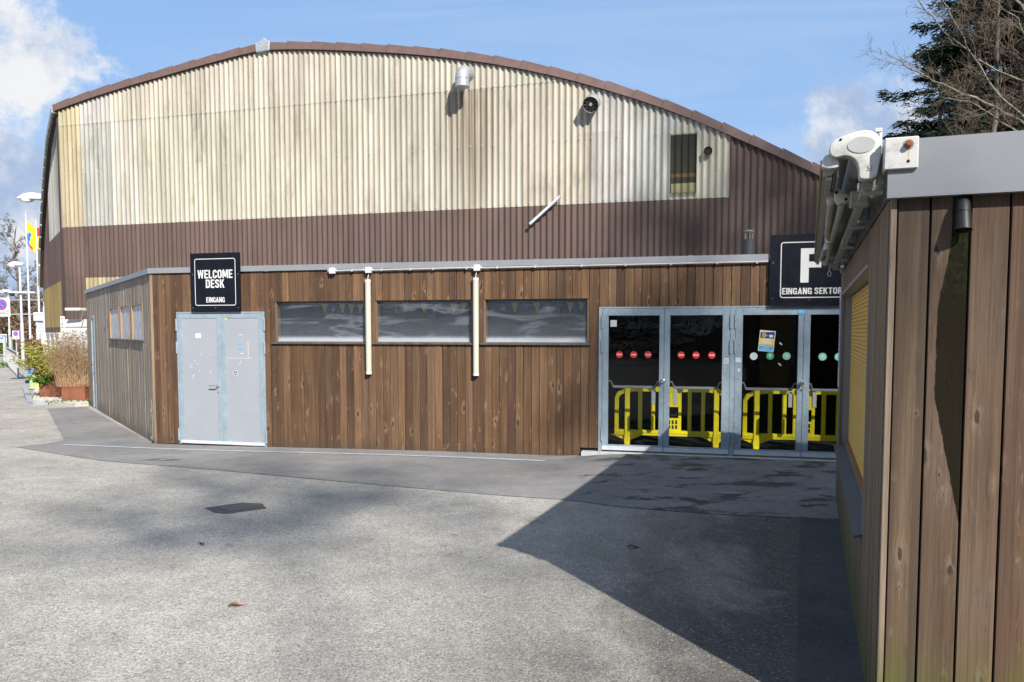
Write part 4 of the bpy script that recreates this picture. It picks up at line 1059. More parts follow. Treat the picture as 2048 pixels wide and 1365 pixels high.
def barrier(s0, w, lab):
    t = thing('crowd_barrier', lab, 'barrier', axyz(s0 + w / 2, 0.55, 0.10), -ANX_A + R(1.0), 'yellow barriers behind the glass doors')
    zt, zb = 0.865, 0.22
    h = w / 2
    # outer hoop: level in the middle, shoulders falling at both ends
    top = [(-h, zb + 0.02), (-h, zt - 0.16), (-h + 0.04, zt - 0.08), (-h + 0.14, zt - 0.03), (-h + 0.30, zt), (h - 0.30, zt), (h - 0.14, zt - 0.03), (h - 0.04, zt - 0.08), (h, zt - 0.16), (h, zb + 0.02)]
    inn = [(-h + 0.055, zb + 0.02), (-h + 0.055, zt - 0.17), (-h + 0.09, zt - 0.12), (-h + 0.17, zt - 0.085), (-h + 0.30, zt - 0.07), (h - 0.30, zt - 0.07), (h - 0.17, zt - 0.085), (h - 0.09, zt - 0.12), (h - 0.055, zt - 0.17), (h - 0.055, zb + 0.02)]
    mb = MB()
    for i in range(len(top) - 1): mb.prism([top[i], top[i + 1], inn[i + 1], inn[i]], 'y', -0.025, 0.025)
    mb.build('top_rail', YELLOW, t)
    mb = MB().box(-h, h, -0.03, 0.03, zb - 0.055, zb + 0.02).box(-h + 0.02, h - 0.02, -0.036, 0.036, zb - 0.02, zb - 0.005)
    mb.build('bottom_rail', YELLOW, t)
    for k, x in enumerate([-0.62, -0.44, -0.255, 0.255, 0.44, 0.62]):
        if abs(abs(x) - 0.62) < 0.01:
            MB().prism([(x - 0.035, 0.0), (x + 0.035, 0.0), (x + 0.045, 0.10), (x + 0.035, 0.2), (x + 0.035, zt - 0.02), (x - 0.035, zt - 0.02), (x - 0.035, 0.2), (x - 0.045, 0.10)], 'y', -0.05, 0.05).build('post', YELLOW, t, bevel=0.006)
            for sg in (-1, 1):
                MB().prism([(x + sg * 0.04, zb - 0.055), (x + sg * 0.22, zb - 0.055), (x + sg * 0.04, 0.09)], 'y', -0.012, 0.012).build('gusset', YELLOW, t)
            MB().box(x - 0.04, x + 0.04, -0.25, 0.25, 0.0, 0.035).build('foot', YELLOW, t, bevel=0.008)
        else:
            MB().box(x - 0.027, x + 0.027, -0.016, 0.016, zb + 0.02, zt - 0.07).box(x - 0.016, x + 0.016, -0.028, 0.028, zb + 0.03, zt - 0.08).build('slat', YELLOW, t)
    MB().box(-0.14, 0.14, -0.02, 0.02, zb + 0.02, 0.42).box(-0.14, -0.10, -0.02, 0.02, 0.42, zt - 0.07).box(0.10, 0.14, -0.02, 0.02, 0.42, zt - 0.07).box(-0.10, 0.10, -0.02, 0.02, 0.58, zt - 0.07).build('centre_plate', YELLOW, t)
    MB().box(-0.09, 0.09, -0.03, -0.0, 0.45, 0.49).build('handle_slot', DARKVOID, t)
    for i in range(4):
        for z in (0.29, 0.36): MB().box(-0.085 + i * 0.048, -0.06 + i * 0.048, -0.0235, -0.0202, z - 0.022, z + 0.03).build('slot', DARKVOID, t)
    return t
barrier(1.40, 1.60, 'yellow plastic crowd barrier behind glass doors marked with red no-entry stickers')
barrier(3.18, 1.60, 'yellow plastic crowd barrier behind glass doors marked with green arrow stickers')
# bunting behind the windows
for k, (a, b, lab) in enumerate([(-3.70, -2.2, 'yellow pennant bunting behind leftmost annex front window by grey door'), (-2.08, -0.56, 'yellow and blue pennant bunting behind the middle annex front window'), (-0.42, 1.2, 'blue and yellow pennant bunting behind annex window nearest the glass doors')]):
    t = thing('bunting', lab, 'bunting', axyz((a + b) / 2, 0.22, 2.2), -ANX_A, 'pennant bunting behind the windows')
    hw = (b - a) / 2
    MB().tube([(-hw, 0, 0.0), (0, 0, -0.03), (hw, 0, 0.0)], 0.004, 5).build('string', WHITE, t)
    n = 10
    for i in range(n):
        if k == 0 and i < 4: continue
        x = -hw + (i + 0.5) * 2 * hw / n; d = 0.145 * random.uniform(0.85, 1.15); z = -0.03
        dy = random.uniform(-0.02, 0.02)
        two = (i % 4 == 1)
        mb = MB(); mi = 1 if (k != 0 and i % 3 == 0) else 0
        mb.prism([(x - 0.055, z), (x + 0.055, z), (x + 0.027, z - d * 0.5), (x - 0.027, z - d * 0.5)], 'y', dy, dy + 0.002, 1 if two else mi)
        mb.prism([(x - 0.027, z - d * 0.5), (x + 0.027, z - d * 0.5), (x + random.uniform(-0.005, 0.005), z - d)], 'y', dy, dy + 0.002, mi)
        mb.build('pennant', [YPRINT, NAVY], t)

# ------------------------------------------------------------------ the kiosk
kiosk = thing('wooden_kiosk', 'small plank-clad kiosk with grey metal fascia and yellow roller shutter, close by', 'kiosk', KO + Vector((0, 0, KZ)), -KA)
kiosk.scale = (KS, KS, KS)
MATS['_kiosk_tc'].object = kiosk
KL = 4.95; KW = 3.2
xs_ = [0.004, 0.1195, 0.2535, 0.3845, 0.515]
while xs_[-1] < KW: xs_.append(xs_[-1] + 0.132)
KC = [(0.100, 0.065, 0.041), (0.087, 0.057, 0.036), (0.107, 0.070, 0.044), (0.092, 0.055, 0.033), (0.108, 0.073, 0.048)]
for i, (a, b) in enumerate(zip(xs_, xs_[1:])):
    plank(kiosk, 'plank', a, b, 0.03, 2.262, WOOD_KIOSK, jit(KC[i % 5], 0.08, 0.03), gap=0.0075, ch=0.0025, th=0.022, dy=-0.0)
plank(kiosk, 'corner_board', -0.020, 0.0025, 0.03, 2.262, WOOD_KIOSK, (0.175, 0.135, 0.10, 1), gap=0.0, ch=0.002, th=0.030)
KSR = -R(90)           # side frame: local x = -(depth along the wall)
SW0, SW1, SZ0, SZ1 = 1.03, 4.55, 0.72, 2.08
def kside(t0, t1, z0, z1, c): plank(kiosk, 'plank', -t1, -t0, z0, z1, WOOD_KIOSK, c, (-0.004, 0, 0), KSR, th=0.018, gap=0.003, ch=0.002)
tq = 0.03
tl = [0.03]
while tl[-1] < KL - 0.05: tl.append(min(KL, tl[-1] + 0.098))
for a, b in zip(tl, tl[1:]):
    m = (a + b) / 2; c = jit(random.choice([(0.19, 0.135, 0.085), (0.165, 0.115, 0.072), (0.21, 0.155, 0.10)]), 0.12, 0.03)
    top = 2.262 + 0.05 * m / KL
    if SW0 < m < SW1: kside(a, b, 0.03, SZ0 - 0.03, c); kside(a, b, SZ1, top, c)
    else: kside(a, b, 0.03, top, c)
MB().box(0.012, 0.06, 0.05, KL - 0.01, 0.0, SZ0 - 0.04).box(0.012, 0.06, 0.05, SW0 - 0.02, SZ0 - 0.04, 2.3).box(0.012, 0.06, SW1 + 0.02, KL - 0.01, SZ0 - 0.04, 2.3).box(0.012, 0.06, SW0 - 0.02, SW1 + 0.02, SZ1 + 0.02, 2.3).box(0.02, KW, 0.004, 0.04, 0.0, 2.26).box(KW - 0.05, KW, 0.05, KL, 0, 2.3).box(0.02, KW, KL - 0.05, KL - 0.01, 0, 2.3).build('backing', DARKVOID, kiosk)
MB().box(0.02, KW, 0.04, KL - 0.05, 2.20, 2.25).build('ceiling', DARKVOID, kiosk)
MB().prism([(-0.035, 2.46), (KL, 2.515), (KL, 2.53), (-0.035, 2.475)], 'x', 0.0, KW).build('roof', ALU, kiosk)
fx = MB().box(-0.036, KW, -0.062, -0.028, 2.268, 2.476).box(-0.036, KW, -0.067, -0.028, 2.258, 2.2675)
fx.build('fascia', ALU, kiosk)
MB().prism([(-0.028, 2.266), (KL, 2.315), (KL, 2.52), (-0.028, 2.470)], 'x', -0.034, -0.005).build('fascia', plain('dark_zinc_fascia', (0.16, 0.165, 0.17), 0.22, 0.7, 0.3, 14.0), kiosk)  # side fascia, darker and glossier than the front
pl = MB().box(-0.052, 0.066, -0.080, -0.063, 2.362, 2.482).box(-0.052, -0.037, -0.062, 0.03, 2.362, 2.482)
pl.build('bracket_plate', WHITE_DIRTY, kiosk, bevel=0.004)
MB().lathe([(0.018, 0.0), (0.018, 0.003)], 18).build('washer', SLATEG, kiosk, (0.031, -0.080, 2.452), (R(90), 0, 0))
MB().lathe([(0.0125, 0.0), (0.0125, 0.014), (0.009, 0.018)], 6).build('bolt', RUST, kiosk, (0.031, -0.0832, 2.452), (R(90), 0, 0))
MB().face([(0.0285, -0.0804, 2.435), (0.0335, -0.0804, 2.435), (0.0320, -0.0804, 2.395), (0.0300, -0.0804, 2.395)]).build('rust_run', plain('rust_stain', (0.50, 0.33, 0.16), 0.7, 0, 0.3, 80.0), kiosk)
MB().lathe([(0.006, 0.0), (0.006, 0.001)], 10).build('bolt_hole', DARKVOID, kiosk, (0.031, -0.0803, 2.390), (R(90), 0, 0))
# shutter opening: metal frame, sill, head and yellow roller shutter
zf = MB()
zf.box(-0.024, 0.10, SW0 - 0.03, SW0, SZ0 - 0.02, SZ1).box(-0.030, 0.14, SW1, SW1 + 0.03, SZ0 - 0.02, SZ1)
zf.box(-0.03, 0.10, SW0, SW1, SZ1, SZ1 + 0.02)
sf = zf.build('shutter_frame', ALU, kiosk)
MB().prism([(-0.062, SZ0 - 0.045), (-0.062, SZ0 - 0.030), (0.04, SZ0 - 0.005), (0.04, SZ0 - 0.02)], 'y', SW0 - 0.03, SW1 + 0.02).build('window_sill', ALU_DARK, kiosk)
MB().box(0.030, 0.062, SW0, SW1, SZ0 - 0.02, SZ0 + 0.022).build('sill_board', plain('ochre_sill_wood', (0.24, 0.125, 0.055), 0.7, 0, 0.3, 20.0), kiosk)
sn = 44
slat = MB().prism([(0.066, 0.0), (0.060, 0.006), (0.060, 0.024), (0.066, 0.0285)], 'y', SW0 + 0.005, SW1 - 0.005).mesh('shutter_slat', [YELLOWSH])
for k in range(sn):
    link('shutter_slat', slat, kiosk, (0, 0, SZ0 + 0.024 + k * 0.0302))
MB().box(0.10, 0.12, SW0, SW1, SZ0, SZ1).build('shutter_back', DARKVOID, kiosk)
MB().prism([(0.0, SZ1 - 0.14), (0.075, SZ1 - 0.14), (0.075, SZ1), (0.0, SZ1)], 'y', SW0 + 0.002, SW1 - 0.002).build('shutter_box', YELLOWSH, kiosk) if False else None
# drip spout
t = thing('drain_spout', 'black plastic drain spout poking from under the kiosk fascia above a wet stain', 'pipe', KO + KT * 0.224 * KS + Vector((0, 0, 2.2 * KS + KZ)), -KA)
t.scale = (KS, KS, KS)
MB().tube([(0, 0.03, 0.055), (0, -0.022, 0.045), (0, -0.045, 0.015), (0, -0.055, -0.01)], 0.026, 18, caps=False).build('elbow', BLACKPL, t, smooth=True)
MB().tube([(0, -0.050, -0.005), (0, -0.062, -0.045), (0, -0.070, -0.075)], [0.0265, 0.028, 0.030], 18, caps=False).build('pipe', BLACKPL, t, smooth=True)
MB().tube([(0, -0.0665, -0.060), (0, -0.067, -0.062)], 0.027, 16).build('dark_throat', DARKVOID, t)
t = thing('notice_sheet', 'pale paper notice fixed to far end of the kiosk side wall', 'notice', KO + KN * 4.74 * KS + KT * -0.027 * KS + Vector((0, 0, KZ)), -KA)
t.scale = (KS, KS, KS)
MB().box(-0.006, 0, -0.13, 0.13, 1.22, 2.12, 0).build('board', [WHITE], t)
nl = MB()
for k in range(14): nl.box(-0.0075, -0.0062, -0.10, random.uniform(0.02, 0.1), 1.42 + k * 0.045, 1.435 + k * 0.045)
nl.build('print', BLUE, t)

# ------------------------------------------------------------------ awning on the kiosk
aw = thing('folded_awning', 'folded white cassette awning with jointed arms along the kiosk fascia', 'awning', KO + Vector((0, 0, KZ)), -KA)
aw.scale = (KS, KS, KS)
cap = [(-0.246, 2.470), (-0.242, 2.487), (-0.228, 2.502), (-0.205, 2.511), (-0.175, 2.520), (-0.147, 2.528), (-0.118, 2.531), (-0.096, 2.526), (-0.078, 2.515), (-0.065, 2.498), (-0.059, 2.475), (-0.058, 2.440), (-0.064, 2.395), (-0.069, 2.362), (-0.074, 2.348), (-0.088, 2.341), (-0.112, 2.340), (-0.128, 2.343), (-0.135, 2.352), (-0.137, 2.385), (-0.143, 2.406), (-0.154, 2.422), (-0.170, 2.433), (-0.190, 2.437), (-0.210, 2.433), (-0.226, 2.432), (-0.238, 2.441), (-0.245, 2.455)]
MB().prism(cap, 'y', -0.03, 0.05).build('end_cap', WHITE_DIRTY, aw, bevel=0.008, seg=3, smooth=True)
MB().disc(-0.130, 2.474, 0.050, -0.0335, -0.0302, 28, rz=0.031).build('oval_badge', GREYPL, aw)
MB().disc(-0.205, 2.500, 0.005, -0.0325, -0.0303, 10).build('screw', DARKVOID, aw)
MB().disc(-0.098, 2.388, 0.008, -0.0325, -0.0302, 6).box(-0.106, -0.090, -0.0323, -0.0302, 2.374, 2.378).build('maker_mark', plain('stamped_mark', (0.28, 0.27, 0.25), 0.6), aw)
cap2 = [(x, z) for x, z in cap]
MB().prism(cap2, 'y', 4.33, 4.40).build('end_cap', WHITE_DIRTY, aw, bevel=0.006, smooth=True)
cov = [(-0.215, 2.506), (-0.147, 2.525), (-0.10, 2.523), (-0.066, 2.49), (-0.062, 2.43), (-0.068, 2.43), (-0.072, 2.488), (-0.103, 2.515), (-0.147, 2.517), (-0.213, 2.498)]
MB().prism(cov, 'y', 0.05, 4.33).build('cassette_cover', WHITE_DIRTY, aw)
MB().tube([(-0.125, 0.05, 2.462), (-0.125, 4.33, 2.462)], 0.042, 16).build('fabric_roll', plain('grey_awning_cloth', (0.34, 0.34, 0.32), 0.85), aw, smooth=True)
BAR = plain('weathered_white_aluminium', (0.33, 0.32, 0.29), 0.5, 0.2, 0.25, 16.0)
MB().box(-0.118, -0.080, 0.05, 4.33, 2.315, 2.352).build('square_bar', BAR, aw, bevel=0.004)
OLV = plain('mossy_white_aluminium', (0.16, 0.15, 0.035), 0.8, 0, 0.4, 25.0)
MB().box(-0.276, -0.268, 0.06, 4.4, 2.385, 2.442).build('front_bar_face', OLV, aw)
MB().prism([(-0.267, 2.375), (-0.267, 2.445), (-0.240, 2.452), (-0.222, 2.43), (-0.222, 2.395), (-0.235, 2.378)], 'y', 0.05, 4.4).build('front_bar', BAR, aw)
MB().box(-0.255, -0.232, 0.06, 4.39, 2.360, 2.374).box(-0.214, -0.206, 0.06, 4.39, 2.372, 2.44).build('bar_lip', BAR, aw)
MB().prism([(-0.274, 2.410), (-0.271, 2.432), (-0.262, 2.447), (-0.250, 2.455), (-0.236, 2.452), (-0.220, 2.44), (-0.208, 2.425), (-0.205, 2.402), (-0.222, 2.397), (-0.246, 2.396), (-0.266, 2.399)], 'y', 0.0, 0.06).build('bar_end_cap', WHITE_DIRTY, aw, bevel=0.008, seg=2, smooth=True)
def arm(y0, dirn):
    ye = y0 + dirn * 1.55
    # shoulder bracket
    MB().prism([(-0.215, 2.375), (-0.195, 2.385), (-0.180, 2.362), (-0.152, 2.350), (-0.148, 2.322), (-0.195, 2.310), (-0.210, 2.330)], 'y', y0 - 0.035, y0 + 0.035).build('shoulder', WHITE_DIRTY, aw, bevel=0.006, seg=2, smooth=True)
    MB().box(-0.150, -0.070, y0 - 0.05, y0 + 0.05, 2.300, 2.365).build('arm_bracket', BAR, aw, bevel=0.006)
    for z in (2.366,): MB().tube([(-0.205, y0 - 0.040, 2.362), (-0.205, y0 - 0.034, 2.362)], 0.007, 10).tube([(-0.165, y0 - 0.040, 2.330), (-0.165, y0 - 0.034, 2.330)], 0.007, 10).build('pivot_pin', DARKVOID, aw)
    MB().tube([(-0.175, y0, 2.335), (-0.176, y0 + dirn * 0.7, 2.330), (-0.182, ye - dirn * 0.10, 2.328), (-0.192, ye, 2.328)], 0.017, 10).build('upper_arm', BAR, aw, smooth=True)
    MB().tube([(-0.192, ye, 2.328), (-0.206, ye - dirn * 0.06, 2.330), (-0.214, ye - dirn * 0.25, 2.334), (-0.220, y0 + dirn * 0.35, 2.350), (-0.222, y0 + dirn * 0.10, 2.362)], 0.017, 10).build('forearm', BAR, aw, smooth=True)
    MB().lathe([(0.026, -0.024), (0.030, 0.0), (0.026, 0.024)], 14, org=(-0.195, ye, 2.328)).build('elbow', WHITE_DIRTY, aw, smooth=True)
    MB().tube([(-0.222, y0 + dirn * 0.18, 2.358), (-0.223, y0 + dirn * 0.08, 2.364)], 0.020, 12).build('wrist_socket', WHITE, aw, smooth=True)
    MB().tube([(-0.224, y0 + dirn * 0.08, 2.364), (-0.228, y0 + dirn * 0.04, 2.385)], 0.011, 8).build('wrist', GREYPL, aw)
arm(0.42, 1); arm(3.95, -1)
for y in (0.06, 1.2, 2.3, 3.3, 4.25):
    MB().box(-0.068, -0.037, y, y + 0.028, 2.335, 2.475).box(-0.11, -0.037, y + 0.03, y + 0.065, 2.30, 2.315).build('wall_bracket', BAR, aw, bevel=0.002)
MB().box(-0.064, -0.052, 0.035, 0.055, 2.47, 2.548).box(-0.080, -0.052, 0.032, 0.058, 2.532, 2.548).build('hook_bracket', WHITE_DIRTY, aw, bevel=0.002)
MB().tube([(-0.13, 0.045, 2.34), (-0.13, 0.045, 2.315)], 0.007, 8).tube([(-0.138, 0.045, 2.31), (-0.122, 0.045, 2.31)], 0.006, 8).build('set_screw', STEEL, aw)
cr = MB().tube([(-0.15, 3.95, 2.30), (-0.15, 3.95, 2.262)], 0.006, 6)
cr.tube([(-0.15 + 0.013 * math.cos(a), 3.95, 2.245 + 0.022 * math.sin(a)) for a in np.linspace(0, 6.28, 15)], 0.005, 6); cr.build('crank_eye', WHITE_DIRTY, aw)
for y in (1.0, 1.1, 2.0, 2.1): MB().box(-0.060, -0.038, y, y + 0.05, 2.33, 2.38).build('clamp_block', SLATEG, aw)

# ------------------------------------------------------------------ yard details
def gxyz(x, y, dz=0.0): return Vector(ground_pt(x, y, dz))
t = thing('manhole_cover', 'dark square manhole patch in the pale asphalt of open yard', 'manhole', (-2.74, 7.80, 0))
MB().prism([(-0.31, 0.0), (-0.02, 0.24), (0.20, 0.20), (0.31, -0.02), (0.10, -0.17), (0.0, -0.25), (-0.13, -0.20)], 'z', -0.02, 0.006).build('patch', PATCH, t)
MB().prism([(-0.19, 0.0), (0.0, 0.15), (0.19, 0.0), (0.0, -0.16)], 'z', 0.0065, 0.011).build('lid', plain('cast_iron', (0.06, 0.062, 0.066), 0.6, 0.3, 0.25, 30.0), t)
t = thing('drain_cover', 'faint rectangular drain cover in asphalt below the grey double door', 'drain cover', gxyz(-4.86, 10.98))
MB().prism([(-0.27, -0.03), (-0.10, 0.10), (0.27, 0.04), (0.12, -0.10)], 'z', -0.02, 0.010).build('lid', PATCH, t)
MB().prism([(-0.10, -0.01), (0.0, 0.05), (0.12, 0.02), (0.02, -0.05)], 'z', 0.010, 0.013).build('plate', SLATEG, t)
for (x, y, a, lab) in [(-1.76, 4.97, 0.4, 'curled brown leaf on the pale asphalt, nearest the camera'), (-2.55, 6.45, 2.2, 'small brown leaf on pale asphalt below the manhole patch'), (0.98, 6.35, 0.2, 'brown leaf lying in the kiosk shadow on asphalt')]:
    t = thing('dead_leaf', lab, 'leaf', (x, y, 0.004), a, 'dead leaves on the yard')
    L = MB()
    for k in range(4):
        u0, u1 = k / 4, (k + 1) / 4
        w0, w1 = 0.022 * math.sin(math.pi * u0) + 0.001, 0.022 * math.sin(math.pi * u1) + 0.001
        for sg in (-1, 1):
            L.face([(u0 * 0.09 - 0.045, 0, 0.003 + 0.012 * math.sin(u0 * 5)), (u1 * 0.09 - 0.045, 0, 0.003 + 0.012 * math.sin(u1 * 5)), (u1 * 0.09 - 0.045, sg * w1, 0.014 + 0.01 * math.sin(u1 * 5)), (u0 * 0.09 - 0.045, sg * w0, 0.014 + 0.01 * math.sin(u0 * 5))])
    L.build('blade', LEAFBR, t); MB().tube([(0.045, 0, 0.004), (0.075, 0.006, 0.008)], 0.0012, 4).build('stalk', LEAFBR, t)

# ------------------------------------------------------------------ street side: kerb, gravel, planters
kp = [(-15.45, 25.2), (-12.05, 19.85), (-11.75, 19.62), (-11.05, 19.62)]
kp3 = [Vector((x, y, -0.06)) for x, y in kp]
kt = []
for i in range(len(kp3) - 1):
    a, b = kp3[i], kp3[i + 1]; n = max(1, round((b - a).length / 0.9))
    for k in range(n):
        p, q = a.lerp(b, k / n), a.lerp(b, (k + 1) / n); d = (q - p).normalized(); nn = Vector((-d.y, d.x, 0)) * 0.075
        q = q - d * 0.008
        o = MB(); o.prism([(0, -0.075), ((q - p).length, -0.075), ((q - p).length, 0.075), (0, 0.075)], 'z', -0.08, 0.10)
        kt.append((o, p, math.atan2(d.y, d.x)))
kerb = empty('kerb', (0, 0, 0)); tag(kerb, kind='structure')
for o, p, a in kt: o.build('kerb_stone', KERBM, kerb, p, (0, 0, a), bevel=0.012)
def gravel():
    bed = [(-15.2, 25.3), (-12.0, 19.9), (-11.7, 19.7), (-10.55, 19.15), (-10.3, 19.3), (-11.6, 21.2), (-12.6, 22.5), (-14.6, 25.6)]
    MB().prism(bed, 'z', -0.10, 0.02).build('gravel_base', GRAV).__setitem__('kind', 'structure')
    P = np.array(bed)
    def inside(x, y):
        c = False; j = len(P) - 1
        for i in range(len(P)):
            if (P[i][1] > y) != (P[j][1] > y) and x < (P[j][0] - P[i][0]) * (y - P[i][1]) / (P[j][1] - P[i][1]) + P[i][0]: c = not c
            j = i
        return c
    mb = MB(); n = 0
    while n < 5200:
        x = random.uniform(-15.3, -10.2); y = random.uniform(19.0, 26.1)
        if not inside(x, y): continue
        n += 1; r = random.uniform(0.015, 0.035); z = 0.02
        q = [Vector((random.gauss(0, 1), random.gauss(0, 1), random.gauss(0, 0.6))).normalized() * r for _ in range(4)]
        a = random.uniform(0, 6.28)
        p1 = (x + r * math.cos(a), y + r * math.sin(a), z); p2 = (x + r * math.cos(a + 2.1), y + r * math.sin(a + 2.1), z); p3 = (x + r * math.cos(a + 4.2), y + r * math.sin(a + 4.2), z)
        tp = (x + random.uniform(-.3, .3) * r, y + random.uniform(-.3, .3) * r, z + r * random.uniform(0.7, 1.2))
        i = len(mb.v); mb.v += [p1, p2, p3, tp]; mb.f += [(i, i + 1, i + 3), (i + 1, i + 2, i + 3), (i + 2, i, i + 3)]; mb.m += [0, 0, 0]
    me = bpy.data.meshes.new('gravel'); me.from_pydata(mb.v, [], mb.f); me.materials.append(GRAV)
    tag(link('gravel', me), 'pale gravel filling the kerbed bed around the rusty planters', 'gravel', kind='stuff')
gravel()
def planter(lab, x, y, rz, w, d, h):
    t = thing('planter', lab, 'planter', (x, y, 0.02), rz, 'rusty steel planters')
    MB().box(-w / 2, w / 2, -d / 2, -d / 2 + 0.02, 0, h).build('front_panel', CORTEN, t)
    MB().box(-w / 2, w / 2, d / 2 - 0.02, d / 2, 0, h).build('back_panel', CORTEN, t)
    for k in (-1, 1): MB().box(*sorted((k * w / 2, k * (w / 2 - 0.02))), -d / 2 + 0.02, d / 2 - 0.02, 0, h).build('side_panel', CORTEN, t)
    MB().box(-w / 2 + 0.02, w / 2 - 0.02, -d / 2 + 0.02, d / 2 - 0.02, h - 0.08, h - 0.05).build('soil', plain('soil', (0.05, 0.035, 0.025), 0.95) if 'soil' not in MATS else MATS['soil'], t)
    return t
planter('rusty steel planter holding the yellow-green bamboo, farther from the annex', -11.95, 20.95, -0.22, 0.80, 0.46, 0.44)
planter('rusty steel planter holding dry brown grass, touching the annex end', -10.90, 20.0, -0.05, 0.60, 0.5, 0.42)

def leaf_quads(pts, size, slim, up=0.3, droop=0.0):
    """random slim leaves at points -> verts, faces (numpy)"""
    n = len(pts); P = np.asarray(pts, float)
    d = RNG.normal(size=(n, 3)); d[:, 2] = d[:, 2] * 0.6 + up; d /= np.linalg.norm(d, axis=1)[:, None]
    d[:, 2] -= droop
    e = np.cross(d, RNG.normal(size=(n, 3))); e /= np.linalg.norm(e, axis=1)[:, None]
    s = size * RNG.uniform(0.6, 1.3, size=(n, 1))
    a = P; b = P + d * s * 0.5 + e * s * slim; c = P + d * s; g = P + d * s * 0.5 - e * s * slim
    V = np.stack([a, b, c, g], 1).reshape(-1, 3); F = np.arange(4 * n).reshape(-1, 4)
    return V, F
def np_obj(name, V, F, mat, parent=None, loc=(0, 0, 0), rot=(0, 0, 0)):
    me = bpy.data.meshes.new(name); me.from_pydata(V.tolist() if hasattr(V, 'tolist') else V, [], F.tolist() if hasattr(F, 'tolist') else F); me.materials.append(mat)
    return link(name, me, parent, loc, rot)
t = thing('bamboo_bush', 'bushy yellow-green bamboo growing in the farther rusty planter', 'bamboo', (-11.98, 20.95, 0.4))
canes = MB(); lp = []
for k in range(90):
    a = random.uniform(0, 6.28); r = random.uniform(0.0, 0.45); x, y = r * 1.1 * math.cos(a), 0.6 * r * math.sin(a)
    l = random.uniform(0.5, 1.25); dx, dy = random.gauss(0, 0.22) + 0.5 * math.cos(a) * r, random.gauss(0, 0.2) + 0.5 * math.sin(a) * r
    dx -= 0.10
    pts = [Vector((x + dx * u * l * (0.6 + u), y + dy * u * l * (0.6 + u), l * u * (1 - 0.12 * u))) for u in (0, 0.33, 0.66, 1.0)]
    canes.tube(pts, [0.006, 0.005, 0.004, 0.002], 3, caps=False)
    for q in range(80):
        u = random.uniform(0.3, 1.0) * 3; i = min(2, int(u)); lp.append(pts[i].lerp(pts[i + 1], u - i) + Vector((random.gauss(0, 0.06), random.gauss(0, 0.06), random.gauss(0, 0.05))))
canes.build('canes', DRYG, t)
V, F = leaf_quads([tuple(p) for p in lp], 0.13, 0.10, 0.1, 0.15); np_obj('leaves', V, F, BAMBOO, t)
V, F = leaf_quads([(random.gauss(-0.25, 0.12), random.uniform(-0.3, 0), random.uniform(0, 0.14)) for _ in range(500)], 0.10, 0.3); np_obj('undergrowth', V, F, GREENL, t)
t = thing('dry_grass_clump', 'tall clump of dry brown stalks in the planter at the annex end', 'dry grass', (-10.93, 20.0, 0.38))
st = MB()
for k in range(520):
    x, y = random.uniform(-0.36, 0.36), random.uniform(-0.3, 0.3); l = random.uniform(0.4, 1.45) * (1 - 0.3 * abs(x))
    dx, dy = random.gauss(-0.12, 0.25) + x * 0.6, random.gauss(0, 0.2)
    p = [Vector((x + dx * u * u * l, y + dy * u * u * l, l * u)) for u in (0, 0.5, 1.0)]
    st.tube(p, [0.005, 0.004, 0.0015], 3, caps=False)
    for q in range(3):
        b = p[1].lerp(p[2], random.random()); st.tube([b, b + Vector((random.gauss(0, 0.09), random.gauss(0, 0.07), random.uniform(0.03, 0.16)))], [0.003, 0.0012], 3, caps=False)
st.build('stalks', DRYG, t)
V, F = leaf_quads([(random.gauss(-0.1, 0.28), random.gauss(0, 0.2), random.uniform(0.4, 1.35)) for _ in range(1200)], 0.09, 0.09); np_obj('leaves', V, F, SCRUBL, t)
V, F = leaf_quads([(random.uniform(-11.4, -10.4), random.uniform(19.3, 19.8), 0.02) for _ in range(220)], 0.07, 0.16, 1.0); tag(np_obj('weeds', V, F, GREENL), 'scattered green weeds in gravel before the planters', 'weeds', kind='stuff')

# hydrant
t = thing('hydrant', 'stubby pale green hydrant with a blue cap beside the kerb', 'hydrant', (-15.0, 24.9, -0.03))
MB().lathe([(0.14, 0), (0.14, 0.03), (0.115, 0.05), (0.12, 0.30), (0.135, 0.46)], 16).build('body', HYDG, t, smooth=True)
MB().lathe([(0.145, 0.46), (0.145, 0.55), (0.12, 0.60), (0.05, 0.62)], 16).build('cap', HYDB, t, smooth=True)
MB().lathe([(0.11, 0.605), (0.08, 0.63), (0.02, 0.64)], 12).build('cap_top', WHITE, t, smooth=True)
for x, z in ((-0.02, 0.36), (-0.10, 0.22)): MB().tube([(x, -0.10, z), (x, -0.17, z)], 0.055, 10).build('outlet', BLACKPL, t)
t = thing('yellow_block', 'yellow painted concrete block at the foot of nearest street lamp', 'concrete block', (-14.55, 24.75, -0.05))
MB().box(-0.2, 0.2, -0.18, 0.18, 0, 0.24).build('base', YCONC, t, bevel=0.01); MB().box(-0.17, 0.17, -0.15, 0.15, 0.24, 0.27).build('top', CONC, t, bevel=0.006)
